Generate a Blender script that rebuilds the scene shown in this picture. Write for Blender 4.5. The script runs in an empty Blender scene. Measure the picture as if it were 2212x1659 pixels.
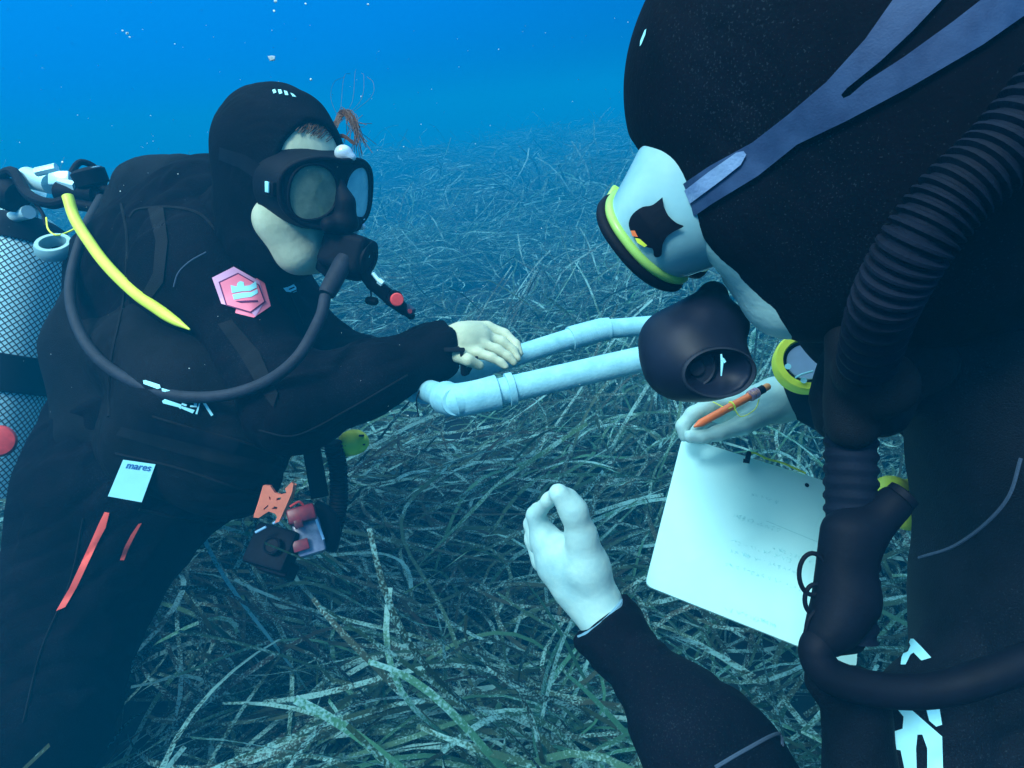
import bpy, bmesh, math, random
import numpy as np
from mathutils import Vector, Matrix, Euler
from mathutils.bvhtree import BVHTree
SC = bpy.context.scene
COL = SC.collection
rad = math.radians
rng = np.random.default_rng(7)
random.seed(7)

# ------------------------------------------------------------------ camera
FPX = 1441.0                      # focal length in units of a 2212 px wide frame
CAM_H = 0.85
cam = bpy.data.cameras.new('camera')
cam.lens = 36.0 * FPX / 2212.0
cam.sensor_width = 36.0
cam.clip_start = 0.02
cam.clip_end = 500
camo = bpy.data.objects.new('camera', cam)
COL.objects.link(camo)
PITCH, ROLL = 22.7, -5.0
camM = Matrix.Translation((0, 0, CAM_H)) @ Matrix.Rotation(rad(90 - PITCH), 4, 'X') @ Matrix.Rotation(rad(ROLL), 4, 'Z')
camo.matrix_world = camM
SC.camera = camo

# ------------------------------------------------------------------ light: the water above and around
world = bpy.data.worlds.new('World')
SC.world = world
world.use_nodes = True
nt = world.node_tree
nt.nodes.clear()
wo = nt.nodes.new('ShaderNodeOutputWorld')
bg = nt.nodes.new('ShaderNodeBackground')
tc = nt.nodes.new('ShaderNodeTexCoord')
sep = nt.nodes.new('ShaderNodeSeparateXYZ')
ramp = nt.nodes.new('ShaderNodeValToRGB')
mr = nt.nodes.new('ShaderNodeMapRange')
mr.inputs['From Min'].default_value = -0.3
mr.inputs['From Max'].default_value = 1.0
nt.links.new(tc.outputs['Generated'], sep.inputs[0])
nt.links.new(sep.outputs['Z'], mr.inputs['Value'])
# a little brighter to the left, where the surface light comes from
mx = nt.nodes.new('ShaderNodeMath'); mx.operation = 'MULTIPLY_ADD'
mx.inputs[1].default_value = -0.22
nt.links.new(sep.outputs['X'], mx.inputs[0])
nt.links.new(mr.outputs[0], mx.inputs[2])
nt.links.new(mx.outputs[0], ramp.inputs['Fac'])
els = ramp.color_ramp.elements
stops = [(0.0, (0.004, 0.06, 0.13)), (0.16, (0.001, 0.112, 0.42)), (0.24, (0.0008, 0.145, 0.58)), (0.34, (0.0006, 0.225, 0.84)),
         (0.50, (0.001, 0.31, 1.02)), (0.72, (0.36, 1.00, 1.35)), (1.0, (2.1, 3.1, 3.4))]
els[0].position, els[0].color = stops[0][0], (*stops[0][1], 1)
els[1].position, els[1].color = stops[-1][0], (*stops[-1][1], 1)
for p, c in stops[1:-1]:
    e = els.new(p); e.color = (*c, 1)
bg.inputs['Strength'].default_value = 1.0
nt.links.new(ramp.outputs[0], bg.inputs[0])
nt.links.new(bg.outputs[0], wo.inputs[0])

sl = bpy.data.lights.new('sun', 'SUN')
sl.energy = 4.0
sl.angle = rad(14)
sl.color = (0.80, 0.98, 1.0)
so = bpy.data.objects.new('sun', sl)
COL.objects.link(so)
so.matrix_world = Vector((-0.42, -0.62, 0.95)).to_track_quat('Z', 'Y').to_matrix().to_4x4()

SC.view_settings.view_transform = 'Standard'
SC.view_settings.look = 'None'
SC.view_settings.exposure = 0.0
SC.view_settings.gamma = 1.0
SC.cycles.max_bounces = 6
SC.cycles.volume_bounces = 1
SC.cycles.transparent_max_bounces = 12

# ------------------------------------------------------------------ helpers
def P(x, y, d):
    """a point given in the photograph's frame (2212 x 1659) at d metres depth, in the world"""
    return camM @ Vector(((x - 1106) / FPX * d, (829.5 - y) / FPX * d, -d))
def PV(p):
    return P(p[0], p[1], p[2])
def Rm(r, d):
    return r * d / FPX

def tag(o, label=None, cat=None, group=None, kind=None):
    if label: o['label'] = label
    if cat: o['category'] = cat
    if group: o['group'] = group
    if kind: o['kind'] = kind
    return o

def thing(name, label, cat, loc, group=None):
    o = bpy.data.objects.new(name, None)
    COL.objects.link(o)
    o.location = loc
    o.empty_display_size = 0.05
    return tag(o, label, cat, group)

def root_loc(p):
    v = Vector((0, 0, 0))
    while p is not None:
        v += p.location
        p = p.parent
    return v

def mesh_obj(name, verts, faces, mat, parent=None, smooth=True):
    """verts in world coordinates; stored relative to the parent"""
    me = bpy.data.meshes.new(name)
    v = np.asarray([tuple(q) for q in verts] if not isinstance(verts, np.ndarray) else verts, dtype=np.float64)
    if parent is None:
        org = Vector((float(v[:, 0].mean()), float(v[:, 1].mean()), float(v[:, 2].min()))) if len(v) else Vector()
        base = org
    else:
        org = Vector((0, 0, 0)); base = root_loc(parent)
    v = v - np.array(base)
    me.from_pydata(v.tolist(), [], faces.tolist() if isinstance(faces, np.ndarray) else faces)
    me.update()
    if mat: me.materials.append(mat)
    if smooth: me.polygons.foreach_set('use_smooth', [True] * len(me.polygons))
    o = bpy.data.objects.new(name, me)
    COL.objects.link(o)
    if parent is not None: o.parent = parent
    else: o.location = base
    return o

def bm_obj(name, bm, mat, parent=None, smooth=False, auto=None):
    bmesh.ops.recalc_face_normals(bm, faces=bm.faces)
    vs = [v.co.copy() for v in bm.verts]
    bm.verts.index_update()
    fs = [[v.index for v in f.verts] for f in bm.faces]
    bm.free()
    o = mesh_obj(name, vs, fs, mat, parent, smooth)
    if auto is not None:
        shade_auto(o, auto)
    return o

def shade_auto(o, ang=35):
    me = o.data
    bm = bmesh.new(); bm.from_mesh(me)
    for e in bm.edges:
        if len(e.link_faces) == 2 and e.calc_face_angle(0) > rad(ang):
            e.smooth = False
    for f in bm.faces: f.smooth = True
    bm.to_mesh(me); bm.free()

# ---- materials
def newmat(name):
    m = bpy.data.materials.new(name)
    m.use_nodes = True
    n = m.node_tree
    b = n.nodes['Principled BSDF']
    return m, n, b

def mat(name, col, rough=0.6, spec=0.4, metal=0.0, var=0.0, vscale=40, bump=0.0, bscale=200, col2=None, sheen=0, detail=4, sss=0.0, alpha=1.0):
    m, n, b = newmat(name)
    b.inputs['Roughness'].default_value = rough
    b.inputs['Specular IOR Level'].default_value = spec
    b.inputs['Metallic'].default_value = metal
    b.inputs['Alpha'].default_value = alpha
    if sheen: 
        b.inputs['Sheen Weight'].default_value = sheen
        b.inputs['Sheen Roughness'].default_value = 0.5
    if sss:
        b.inputs['Subsurface Weight'].default_value = sss
        b.inputs['Subsurface Radius'].default_value = (0.01, 0.005, 0.004)
        b.inputs['Subsurface Scale'].default_value = 0.6
    tcn = n.nodes.new('ShaderNodeTexCoord')
    if var or col2:
        nz = n.nodes.new('ShaderNodeTexNoise')
        nz.inputs['Scale'].default_value = vscale
        nz.inputs['Detail'].default_value = detail
        nz.inputs['Roughness'].default_value = 0.6
        n.links.new(tcn.outputs['Object'], nz.inputs['Vector'])
        mp = n.nodes.new('ShaderNodeMapRange')
        mp.inputs['From Min'].default_value = 0.3; mp.inputs['From Max'].default_value = 0.7
        n.links.new(nz.outputs['Fac'], mp.inputs['Value'])
        mxx = n.nodes.new('ShaderNodeMix'); mxx.data_type = 'RGBA'
        c2 = col2 if col2 else tuple(min(1, c * (1 + var)) for c in col)
        c1 = col if col2 else tuple(c * (1 - var) for c in col)
        mxx.inputs[6].default_value = (*c1, 1); mxx.inputs[7].default_value = (*c2, 1)
        n.links.new(mp.outputs[0], mxx.inputs[0])
        n.links.new(mxx.outputs[2], b.inputs['Base Color'])
    else:
        b.inputs['Base Color'].default_value = (*col, 1)
    if bump:
        nb = n.nodes.new('ShaderNodeTexNoise')
        nb.inputs['Scale'].default_value = bscale; nb.inputs['Detail'].default_value = 5
        n.links.new(tcn.outputs['Object'], nb.inputs['Vector'])
        bp = n.nodes.new('ShaderNodeBump'); bp.inputs['Strength'].default_value = bump; bp.inputs['Distance'].default_value = 0.003
        n.links.new(nb.outputs['Fac'], bp.inputs['Height'])
        n.links.new(bp.outputs['Normal'], b.inputs['Normal'])
    return m

# ------------------------------------------------------------------ seabed
def ground_z(x, y):
    x = np.asarray(x, float); y = np.asarray(y, float)
    g = (0.06 * np.sin(x * 0.9 + 0.6) * np.cos(y * 0.7 + 0.3) + 0.05 * np.sin(x * 0.33 - y * 0.41 + 1.0)
            + 0.03 * np.sin(x * 2.1 + y * 1.3) * np.sin(y * 2.4 - x * 0.7 + 2))
    r = np.sqrt(x * x + (y - 1) ** 2)
    return g * np.clip((r - 0.4) / 3, 0.15, 2.2) + 0.05 * np.clip(x - 0.5, 0, 6) * np.clip((y - 2) / 6, 0, 1)

def make_seabed():
    n = 150
    t = np.linspace(-1, 1, n)
    s = np.sign(t) * (np.abs(t) ** 2.2) * 45
    X, Y = np.meshgrid(s, s + 2)
    Z = ground_z(X, Y) - 0.34
    v = np.stack([X, Y, Z], -1).reshape(-1, 3)
    i = np.arange(n * n).reshape(n, n)
    f = np.stack([i[:-1, :-1], i[:-1, 1:], i[1:, 1:], i[1:, :-1]], -1).reshape(-1, 4)
    m = mat('seabed_matte', (0.012, 0.02, 0.018), 1.0, 0.1, var=0.6, vscale=12, bump=0.6, bscale=30)
    o = mesh_obj('seabed', v, f, m)
    tag(o, 'dark seabed under the seagrass meadow', 'seabed', kind='structure')
make_seabed()

def noise2(x, y, s, seed):
    r = np.random.default_rng(seed)
    out = np.zeros_like(x)
    for k in range(7):
        a = r.uniform(0, 2 * np.pi); fr = s * r.uniform(0.5, 1.8); ph = r.uniform(0, 6.3)
        out += np.sin((x * np.cos(a) + y * np.sin(a)) * fr + ph)
    return out / 7 ** 0.5

def blades(px, py, L, width, seg, lift_sd, rg, top=0.0, upright=0.05):
    """curved ribbon leaves in tufts: each rises out of the bed, bends over in the local current and trails on"""
    n = len(px)
    base = ground_z(px, py)
    mound = noise2(px, py, 4.2, 21) + .5 * noise2(px, py, 1.3, 22)
    flow = 0.12 + 0.45 * noise2(px, py, 1.6, 11) + 0.42 * noise2(px, py, 5.0, 12)
    az = flow + rg.normal(0, 0.26, n)
    az = np.where(rg.random(n) < 0.10, rg.uniform(0, 2 * np.pi, n), az)
    az = np.where(noise2(px, py, 2.6, 14) > 0.55, az + 1.2, az); az = np.where(noise2(px, py, 1.9, 15) > 0.1, az + np.pi, az)
    up = rg.random(n) < upright
    pitch0 = np.where(up, rg.uniform(0.8, 1.3, n), rg.uniform(0.5, 1.15, n))
    pitch1 = np.where(up, rg.uniform(-0.2, 0.8, n), rg.normal(-0.20, 0.13, n))
    curl = rg.normal(0, 1.15, n); wav = rg.normal(0, 0.42, n); wph = rg.uniform(0, 6.3, n); wfr = rg.uniform(3, 8, n)
    pw = rg.normal(0, 0.16, n)
    twist = rg.normal(0, 1.3, n); tw0 = rg.normal(0, 0.4, n)
    P0 = np.stack([px, py, base - 0.27 + mound * 0.060 + rg.normal(0, lift_sd, n) + top], -1)
    t = np.linspace(0, 1, seg + 1)
    cur = P0.copy()
    verts = np.zeros((n, seg + 1, 2, 3))
    kink = rg.random(n) < 0.10
    kt = rg.uniform(0.3, 0.8, n); ka = rg.normal(0, 1.0, n)
    knee = rg.uniform(0.16, 0.5, n)
    cut = rg.uniform(0.55, 1.0, n)
    for k in range(seg + 1):
        s = t[k]
        w = np.clip(s / knee, 0, 1); w = w * w * (3 - 2 * w)
        pit = pitch0 * (1 - w) + pitch1 * w
        pit = np.where(up, pitch0 * (1 - s) + pitch1 * s, pit) + pw * np.sin(wfr * s + wph)
        a = az + curl * (s - 0.25) + wav * np.sin(wfr * s * 1.3 + wph * 2) + np.where(kink & (s > kt), ka, 0)
        d = np.stack([np.cos(a) * np.cos(pit), np.sin(a) * np.cos(pit), np.sin(pit)], -1)
        side = np.stack([-np.sin(a), np.cos(a), np.zeros(n)], -1)
        upv = np.cross(d, side)
        tw = tw0 + twist * (s - .3)
        sv = side * np.cos(tw)[:, None] + upv * np.sin(tw)[:, None]
        taper = np.where(s > 0.93, cut, 1.0) * (0.75 + 0.25 * min(1, s * 4))
        hw = (width * 0.5 * taper)[:, None]
        verts[:, k, 0] = cur - sv * hw
        verts[:, k, 1] = cur + sv * hw
        cur = cur + d * (L / seg)[:, None]
    idx = np.arange(n * (seg + 1) * 2).reshape(n, seg + 1, 2)
    f = np.stack([idx[:, :-1, 0], idx[:, :-1, 1], idx[:, 1:, 1], idx[:, 1:, 0]], -1).reshape(-1, 4)
    hue = np.clip(rg.normal(0.45, 0.27, n) + 0.12 * noise2(px, py, 2.3, 77), 0, 1)
    pale = np.clip(rg.beta(0.9, 4.2, n), 0, 1)
    ca = np.zeros((n, seg + 1, 2, 4))
    ca[..., 0] = hue[:, None, None]
    ca[..., 1] = pale[:, None, None]
    ca[..., 2] = t[None, :, None]
    ca[..., 3] = 1
    return verts.reshape(-1, 3), f, ca.reshape(-1, 4)

def leaf_material():
    m, n, b = newmat('seagrass_leaf')
    at = n.nodes.new('ShaderNodeVertexColor'); at.layer_name = 'leaf'
    sp = n.nodes.new('ShaderNodeSeparateColor')
    n.links.new(at.outputs['Color'], sp.inputs[0])
    r1 = n.nodes.new('ShaderNodeValToRGB')
    e = r1.color_ramp.elements
    e[0].position = 0.0; e[0].color = (0.007, 0.012, 0.004, 1)
    e[1].position = 1.0; e[1].color = (0.045, 0.18, 0.10, 1)
    q = e.new(0.45); q.color = (0.014, 0.040, 0.017, 1)
    q = e.new(0.75); q.color = (0.024, 0.090, 0.046, 1)
    n.links.new(sp.outputs[0], r1.inputs[0])
    # pale crust of epiphytes: fine speckle over clouds
    tcn = n.nodes.new('ShaderNodeTexCoord')
    n1 = n.nodes.new('ShaderNodeTexNoise'); n1.inputs['Scale'].default_value = 260; n1.inputs['Detail'].default_value = 2
    n2 = n.nodes.new('ShaderNodeTexNoise'); n2.inputs['Scale'].default_value = 17; n2.inputs['Detail'].default_value = 3
    n.links.new(tcn.outputs['Object'], n1.inputs['Vector']); n.links.new(tcn.outputs['Object'], n2.inputs['Vector'])
    a1 = n.nodes.new('ShaderNodeMath'); a1.operation = 'ADD'
    n.links.new(n1.outputs[0], a1.inputs[0]); n.links.new(n2.outputs[0], a1.inputs[1])
    a2 = n.nodes.new('ShaderNodeMath'); a2.operation = 'MULTIPLY_ADD'; a2.inputs[1].default_value = 0.48
    n.links.new(sp.outputs[1], a2.inputs[0]); n.links.new(a1.outputs[0], a2.inputs[2])
    a3 = n.nodes.new('ShaderNodeMath'); a3.operation = 'MULTIPLY_ADD'; a3.inputs[1].default_value = 0.16
    n.links.new(sp.outputs[2], a3.inputs[0]); n.links.new(a2.outputs[0], a3.inputs[2])
    mp = n.nodes.new('ShaderNodeMapRange'); mp.inputs['From Min'].default_value = 1.17; mp.inputs['From Max'].default_value = 1.42
    n.links.new(a3.outputs[0], mp.inputs['Value'])
    mxx = n.nodes.new('ShaderNodeMix'); mxx.data_type = 'RGBA'
    mxx.inputs[7].default_value = (0.20, 0.46, 0.45, 1)
    n.links.new(mp.outputs[0], mxx.inputs[0]); n.links.new(r1.outputs[0], mxx.inputs[6])
    n.links.new(mxx.outputs[2], b.inputs['Base Color'])
    b.inputs['Roughness'].default_value = 0.6
    b.inputs['Specular IOR Level'].default_value = 0.35
    bp = n.nodes.new('ShaderNodeBump'); bp.inputs['Strength'].default_value = 0.5; bp.inputs['Distance'].default_value = 0.002
    n.links.new(n1.outputs[0], bp.inputs['Height']); n.links.new(bp.outputs[0], b.inputs['Normal'])
    tr = n.nodes.new('ShaderNodeBsdfTranslucent')
    n.links.new(mxx.outputs[2], tr.inputs[0])
    ms = n.nodes.new('ShaderNodeMixShader'); ms.inputs[0].default_value = 0.22
    out = n.nodes['Material Output']
    n.links.new(b.outputs[0], ms.inputs[1]); n.links.new(tr.outputs[0], ms.inputs[2]); n.links.new(ms.outputs[0], out.inputs[0])
    return m

def make_seagrass():
    V, F, C = [], [], []
    off = 0
    rg = np.random.default_rng(3)
    def zone(n, y0, y1, Lr, Wr, seg, lift, upright=0.1, top=0.0, xs=0.95):
        nonlocal off
        u = rg.random(n * 3)
        y = y0 + (y1 - y0) * u
        wdt = xs * (np.maximum(y, 0) + 0.9)
        x = rg.uniform(-1, 1, n * 3) * wdt
        keep = rg.random(n * 3) < wdt / wdt.max()
        keep &= noise2(x, y, 4.2, 21) + .5 * noise2(x, y, 1.3, 22) > rg.normal(-0.55, 0.4, n * 3)
        g6 = 0.055
        hx = np.round(x / g6 + 0.3 * np.sin(y * 9)) * g6; hy = np.round(y / g6 + 0.3 * np.sin(x * 7)) * g6
        x = np.where(rg.random(n * 3) < .7, hx + rg.normal(0, .006, n * 3), x); y = np.where(rg.random(n * 3) < .7, hy + rg.normal(0, .006, n * 3), y)
        x, y = x[keep][:n], y[keep][:n]
        k = len(x)
        v, f, c = blades(x, y, rg.uniform(Lr[0], Lr[1], k), rg.uniform(Wr[0], Wr[1], k), seg, lift, rg, top, upright)
        V.append(v); F.append(f + off); C.append(c); off += len(v)
    zone(3000, -0.9, 0.8, (0.4, 0.85), (0.0065, 0.0092), 18, 0.045, 0.01)
    zone(10500, -0.3, 1.8, (0.35, 0.78), (0.0068, 0.0108), 15, 0.05, 0.04)
    zone(20000, 1.5, 3.4, (0.35, 0.70), (0.0060, 0.0102), 12, 0.05, 0.04)
    zone(34000, 3.2, 7.5, (0.35, 0.7), (0.006, 0.011), 9, 0.06, 0.04)
    zone(32000, 7.0, 20.0, (0.5, 0.9), (0.014, 0.028), 5, 0.07, 0.05)
    V = np.concatenate(V); F = np.concatenate(F); C = np.concatenate(C)
    # no leaf grows through a diver or a thing: whole leaves near them are left out
    bid = np.cumsum(np.r_[0, (np.diff(C[:, 2]) < 0)])
    bad = np.zeros(bid[-1] + 1, bool)
    for a, b, r in AVOID:
        a = np.array(a); b = np.array(b); ab = b - a
        t = np.clip(((V - a) @ ab) / max(ab @ ab, 1e-9), 0, 1)
        hit = ((V - a - t[:, None] * ab) ** 2).sum(1) < r * r
        bad[bid[hit]] = True
    cp = np.array(CAMP)
    rel = V - cp
    near = (rel ** 2).sum(1) < 0.68 ** 2
    bad[bid[near]] = True
    F = F[~bad[bid[F[:, 0]]]]
    me = bpy.data.meshes.new('seagrass')
    me.vertices.add(len(V)); me.vertices.foreach_set('co', V.astype(np.float32).ravel())
    me.loops.add(len(F) * 4); me.loops.foreach_set('vertex_index', F.astype(np.int32).ravel())
    me.polygons.add(len(F)); me.polygons.foreach_set('loop_start', np.arange(0, len(F) * 4, 4, dtype=np.int32))
    me.update(calc_edges=True)
    me.polygons.foreach_set('use_smooth', np.ones(len(F), dtype=bool))
    ca = me.color_attributes.new('leaf', 'FLOAT_COLOR', 'POINT')
    ca.data.foreach_set('color', C.astype(np.float32).ravel())
    me.materials.append(leaf_material())
    o = bpy.data.objects.new('seagrass', me); COL.objects.link(o)
    tag(o, 'meadow of long ribbon seagrass leaves lying over the seabed', 'seagrass', kind='stuff')

# ------------------------------------------------------------------ organic surfaces: smooth union of round cones and ellipsoids, then surface nets
class Sdf:
    def __init__(s): s.pr = []
    def cap(s, a, b, ra, rb=None, k=0.01, op='u'):
        a = np.array(a, float); b = np.array(b, float); rb = ra if rb is None else rb
        m = max(ra, rb)
        s.pr.append(('c', a, b, ra, rb, k, op, np.minimum(a, b) - m, np.maximum(a, b) + m)); return s
    def chain(s, pts, rs, k=0.01, op='u'):
        for i in range(len(pts) - 1): s.cap(pts[i], pts[i + 1], rs[i], rs[i + 1], k, op)
        return s
    def ell(s, c, r, rot=None, k=0.01, op='u'):
        c = np.array(c, float); r = np.array(r, float)
        rot = np.eye(3) if rot is None else np.array(rot, float)      # columns are the axes
        ext = np.sqrt(((rot * r) ** 2).sum(1))
        s.pr.append(('e', c, r, rot, None, k, op, c - ext, c + ext)); return s
    def box(s, c, h, rot=None, rnd=0.004, k=0.004, op='u'):
        c = np.array(c, float); h = np.array(h, float)
        rot = np.eye(3) if rot is None else np.array(rot, float)
        ext = np.abs(rot) @ h + rnd
        s.pr.append(('b', c, h, rot, rnd, k, op, c - ext, c + ext)); return s
    def dist(s, p, X):
        if p[0] == 'c':
            a, b, ra, rb = p[1], p[2], p[3], p[4]
            ba = b - a; L2 = max(ba @ ba, 1e-12)
            pa = X - a
            t = np.clip((pa @ ba) / L2, 0, 1)
            return np.sqrt(((pa - t[..., None] * ba) ** 2).sum(-1)) - (ra + (rb - ra) * t)
        if p[0] == 'e':
            q = (X - p[1]) @ p[3]
            k0 = np.sqrt(((q / p[2]) ** 2).sum(-1)); k1 = np.sqrt(((q / p[2] ** 2) ** 2).sum(-1))
            return k0 * (k0 - 1) / np.maximum(k1, 1e-9)
        q = np.abs((X - p[1]) @ p[3]) - p[2]
        return np.sqrt((np.maximum(q, 0) ** 2).sum(-1)) + np.minimum(q.max(-1), 0) - p[4]
    def mesh(s, vox, disp=None, clip=None):
        los = np.array([p[7] for p in s.pr if p[6] == 'u']); his = np.array([p[8] for p in s.pr if p[6] == 'u'])
        lo = los.min(0) - 3 * vox - 0.006; hi = his.max(0) + 3 * vox + 0.006
        N = np.ceil((hi - lo) / vox).astype(int) + 1
        F = np.full(N, 0.06, np.float32)
        for p in s.pr:
            m = p[5] + 3 * vox + 0.004
            i0 = np.maximum(0, np.floor((p[7] - m - lo) / vox).astype(int)); i1 = np.minimum(N, np.ceil((p[8] + m - lo) / vox).astype(int) + 1)
            if (i1 <= i0).any(): continue
            g = np.stack(np.meshgrid(*[lo[d] + vox * np.arange(i0[d], i1[d]) for d in range(3)], indexing='ij'), -1)
            D = s.dist(p, g)
            sl = tuple(slice(i0[d], i1[d]) for d in range(3))
            f = F[sl]; k = max(p[5], 1e-5)
            if p[6] == 'u':
                h = np.maximum(k - np.abs(f - D), 0) / k
                F[sl] = np.minimum(f, D) - h * h * k * 0.25
            else:
                D = -D
                h = np.maximum(k - np.abs(f - D), 0) / k
                F[sl] = np.maximum(f, D) + h * h * k * 0.25
        if disp is not None:
            g = np.stack(np.meshgrid(*[lo[d] + vox * np.arange(N[d]) for d in range(3)], indexing='ij'), -1)
            band = np.abs(F) < 4 * vox + 0.02
            F[band] -= disp(g[band]).astype(np.float32)
        return nets(F, lo, vox)

def nets(F, lo, vox):
    ins = F < 0
    c = [ins[i:ins.shape[0] - 1 + i, j:ins.shape[1] - 1 + j, k:ins.shape[2] - 1 + k] for i in (0, 1) for j in (0, 1) for k in (0, 1)]
    tot = sum(q.astype(np.int8) for q in c)
    act = (tot > 0) & (tot < 8)
    ii = np.argwhere(act)
    idx = np.full(act.shape, -1, np.int64); idx[act] = np.arange(len(ii))
    acc = np.zeros((len(ii), 3)); cnt = np.zeros(len(ii))
    corners = [(i, j, k) for i in (0, 1) for j in (0, 1) for k in (0, 1)]
    vals = {co: F[ii[:, 0] + co[0], ii[:, 1] + co[1], ii[:, 2] + co[2]].astype(float) for co in corners}
    for a in corners:
        for d in range(3):
            if a[d] == 1: continue
            b = list(a); b[d] = 1; b = tuple(b)
            va, vb = vals[a], vals[b]
            x = (va < 0) != (vb < 0)
            t = np.where(x, va / np.where(np.abs(va - vb) < 1e-12, 1, va - vb), 0)
            pos = np.tile(np.array(a, float), (len(ii), 1)); pos[:, d] += t
            acc += pos * x[:, None]; cnt += x
    V = lo + vox * (ii + acc / np.maximum(cnt, 1)[:, None])
    quads = []
    for d in range(3):
        e = [1, 1, 1]
        s0 = [slice(None)] * 3; s1 = [slice(None)] * 3
        s0[d] = slice(0, -1); s1[d] = slice(1, None)
        A = ins[tuple(s0)]; B = ins[tuple(s1)]
        x = np.argwhere(A != B)
        o1, o2 = [(1, 2), (2, 0), (0, 1)][d]
        ok = (x[:, o1] > 0) & (x[:, o2] > 0) & (x[:, o1] < act.shape[o1]) & (x[:, o2] < act.shape[o2])
        x = x[ok]
        flip = A[tuple(x.T)]
        def g(da, db):
            y = x.copy(); y[:, o1] += da; y[:, o2] += db
            return idx[tuple(y.T)]
        q = np.stack([g(-1, -1), g(0, -1), g(0, 0), g(-1, 0)], -1)
        q[~flip] = q[~flip][:, ::-1]
        quads.append(q)
    Q = np.concatenate(quads)
    Q = Q[(Q >= 0).all(1)]
    # light smoothing
    return V, Q

def relax(V, Q, it=2, lam=0.5):
    V = V.copy()
    E = np.concatenate([Q[:, [0, 1]], Q[:, [1, 2]], Q[:, [2, 3]], Q[:, [3, 0]]])
    n = len(V)
    deg = np.bincount(E.ravel(), minlength=n)[:, None]
    for _ in range(it):
        S = np.zeros_like(V)
        for d in range(3):
            S[:, d] = np.bincount(E[:, 0], V[E[:, 1], d], n) + np.bincount(E[:, 1], V[E[:, 0], d], n)
        V += lam * (S / np.maximum(deg, 1) - V)
    return V

def sdf_obj(name, s, vox, mt, parent=None, it=2, disp=None):
    V, Q = s.mesh(vox, disp)
    V = relax(V, Q, it)
    return mesh_obj(name, V, Q, mt, parent, True)

def wrinkle(amp, sc, seed=0, stretch=(1, 1, 1)):
    r = np.random.default_rng(seed)
    ws = [(r.normal(0, 1, 3), r.uniform(0, 6.3), r.uniform(0.5, 1.6)) for _ in range(9)]
    st = np.array(stretch)
    def f(X):
        o = np.zeros(len(X))
        Y = X * st
        warp = np.sin(Y[:, [1, 2, 0]] * sc * 0.6 + seed) * (1.2 / sc)
        Y = Y + warp
        for d, ph, fr in ws:
            d = d / np.linalg.norm(d)
            o += np.sin(Y @ d * sc * fr + ph)
        o /= 3
        fold = np.zeros(len(X))
        Z = X + 0.010 * np.sin(Y[:, [2, 0, 1]] * sc * .8)
        for d, ph, fr in ws[:4]:
            d = d / np.linalg.norm(d)
            fold += np.maximum(0, np.sin(Z @ d * sc * 4.5 * fr + ph * 3)) ** 3
        gate = np.clip(o * 1.6 + .3, 0, 1)
        return amp * (1 - np.abs(o) * 0.9 + 0.3 * o) - amp * .55 * fold * gate
    return f

def cut_end(s, c, axis, k=.002):
    """saw a sleeve off square at c; axis points towards the hand"""
    a = Vector(axis).normalized()
    s.box(Vector(c) + a * .045, (.075, .075, .044), frame_from(a, (0, 0, 1)), .001, k=k, op='s')

# ---- hard-surface helpers (all in world coordinates)
def frame_from(axis, hint=(0, 0, 1)):
    a = Vector(axis).normalized(); h = Vector(hint)
    x = h.cross(a)
    if x.length < 1e-4: x = Vector((1, 0, 0)).cross(a)
    x.normalize(); y = a.cross(x).normalized()
    return Matrix((x, y, a)).transposed()

def spline(pts, n=8):
    """Catmull-Rom through the given vectors (any dimension)"""
    p = [np.array(q, float) for q in pts]
    p = [2 * p[0] - p[1]] + p + [2 * p[-1] - p[-2]]
    out = []
    for i in range(1, len(p) - 2):
        for j in range(n):
            t = j / n
            out.append(0.5 * ((2 * p[i]) + (-p[i - 1] + p[i + 1]) * t + (2 * p[i - 1] - 5 * p[i] + 4 * p[i + 1] - p[i + 2]) * t * t
                              + (-p[i - 1] + 3 * p[i] - 3 * p[i + 1] + p[i + 2]) * t ** 3))
    out.append(p[-2])
    return out

def tube_geo(pts, radii, seg=12, cap=True, closed=False, flat=None):
    """returns verts, faces of a swept tube"""
    pts = [Vector(tuple(p)) for p in pts]
    n = len(pts)
    if not hasattr(radii, '__len__'): radii = [radii] * n
    V, F = [], []
    prev = None
    for i, p in enumerate(pts):
        if closed: t = pts[(i + 1) % n] - pts[i - 1]
        else: t = pts[min(i + 1, n - 1)] - pts[max(i - 1, 0)]
        if t.length < 1e-9: t = Vector((0, 0, 1))
        t.normalize()
        if prev is None:
            x = t.orthogonal().normalized()
            if flat is not None:
                x = (Vector(flat) - t * Vector(flat).dot(t)).normalized()
        else:
            x = (prev - t * prev.dot(t)).normalized()
        prev = x; y = t.cross(x)
        for k in range(seg):
            a = 2 * math.pi * k / seg
            V.append(p + (x * math.cos(a) + y * math.sin(a)) * radii[i])
    m = n if closed else n - 1
    for i in range(m):
        j = (i + 1) % n
        for k in range(seg):
            l = (k + 1) % seg
            F.append((i * seg + k, i * seg + l, j * seg + l, j * seg + k))
    if cap and not closed:
        F.append(tuple(range(seg))[::-1]); F.append(tuple(range((n - 1) * seg, n * seg)))
    return V, F

def tube(name, pts, radii, mt, parent=None, seg=12, closed=False, cap=True):
    V, F = tube_geo(pts, radii, seg, cap, closed)
    o = mesh_obj(name, V, F, mt, parent, True)
    shade_auto(o, 50)
    return o

def merge_geo(parts):
    V, F = [], []
    for v, f in parts:
        o = len(V); V += list(v); F += [tuple(i + o for i in q) for q in f]
    return V, F

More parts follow.
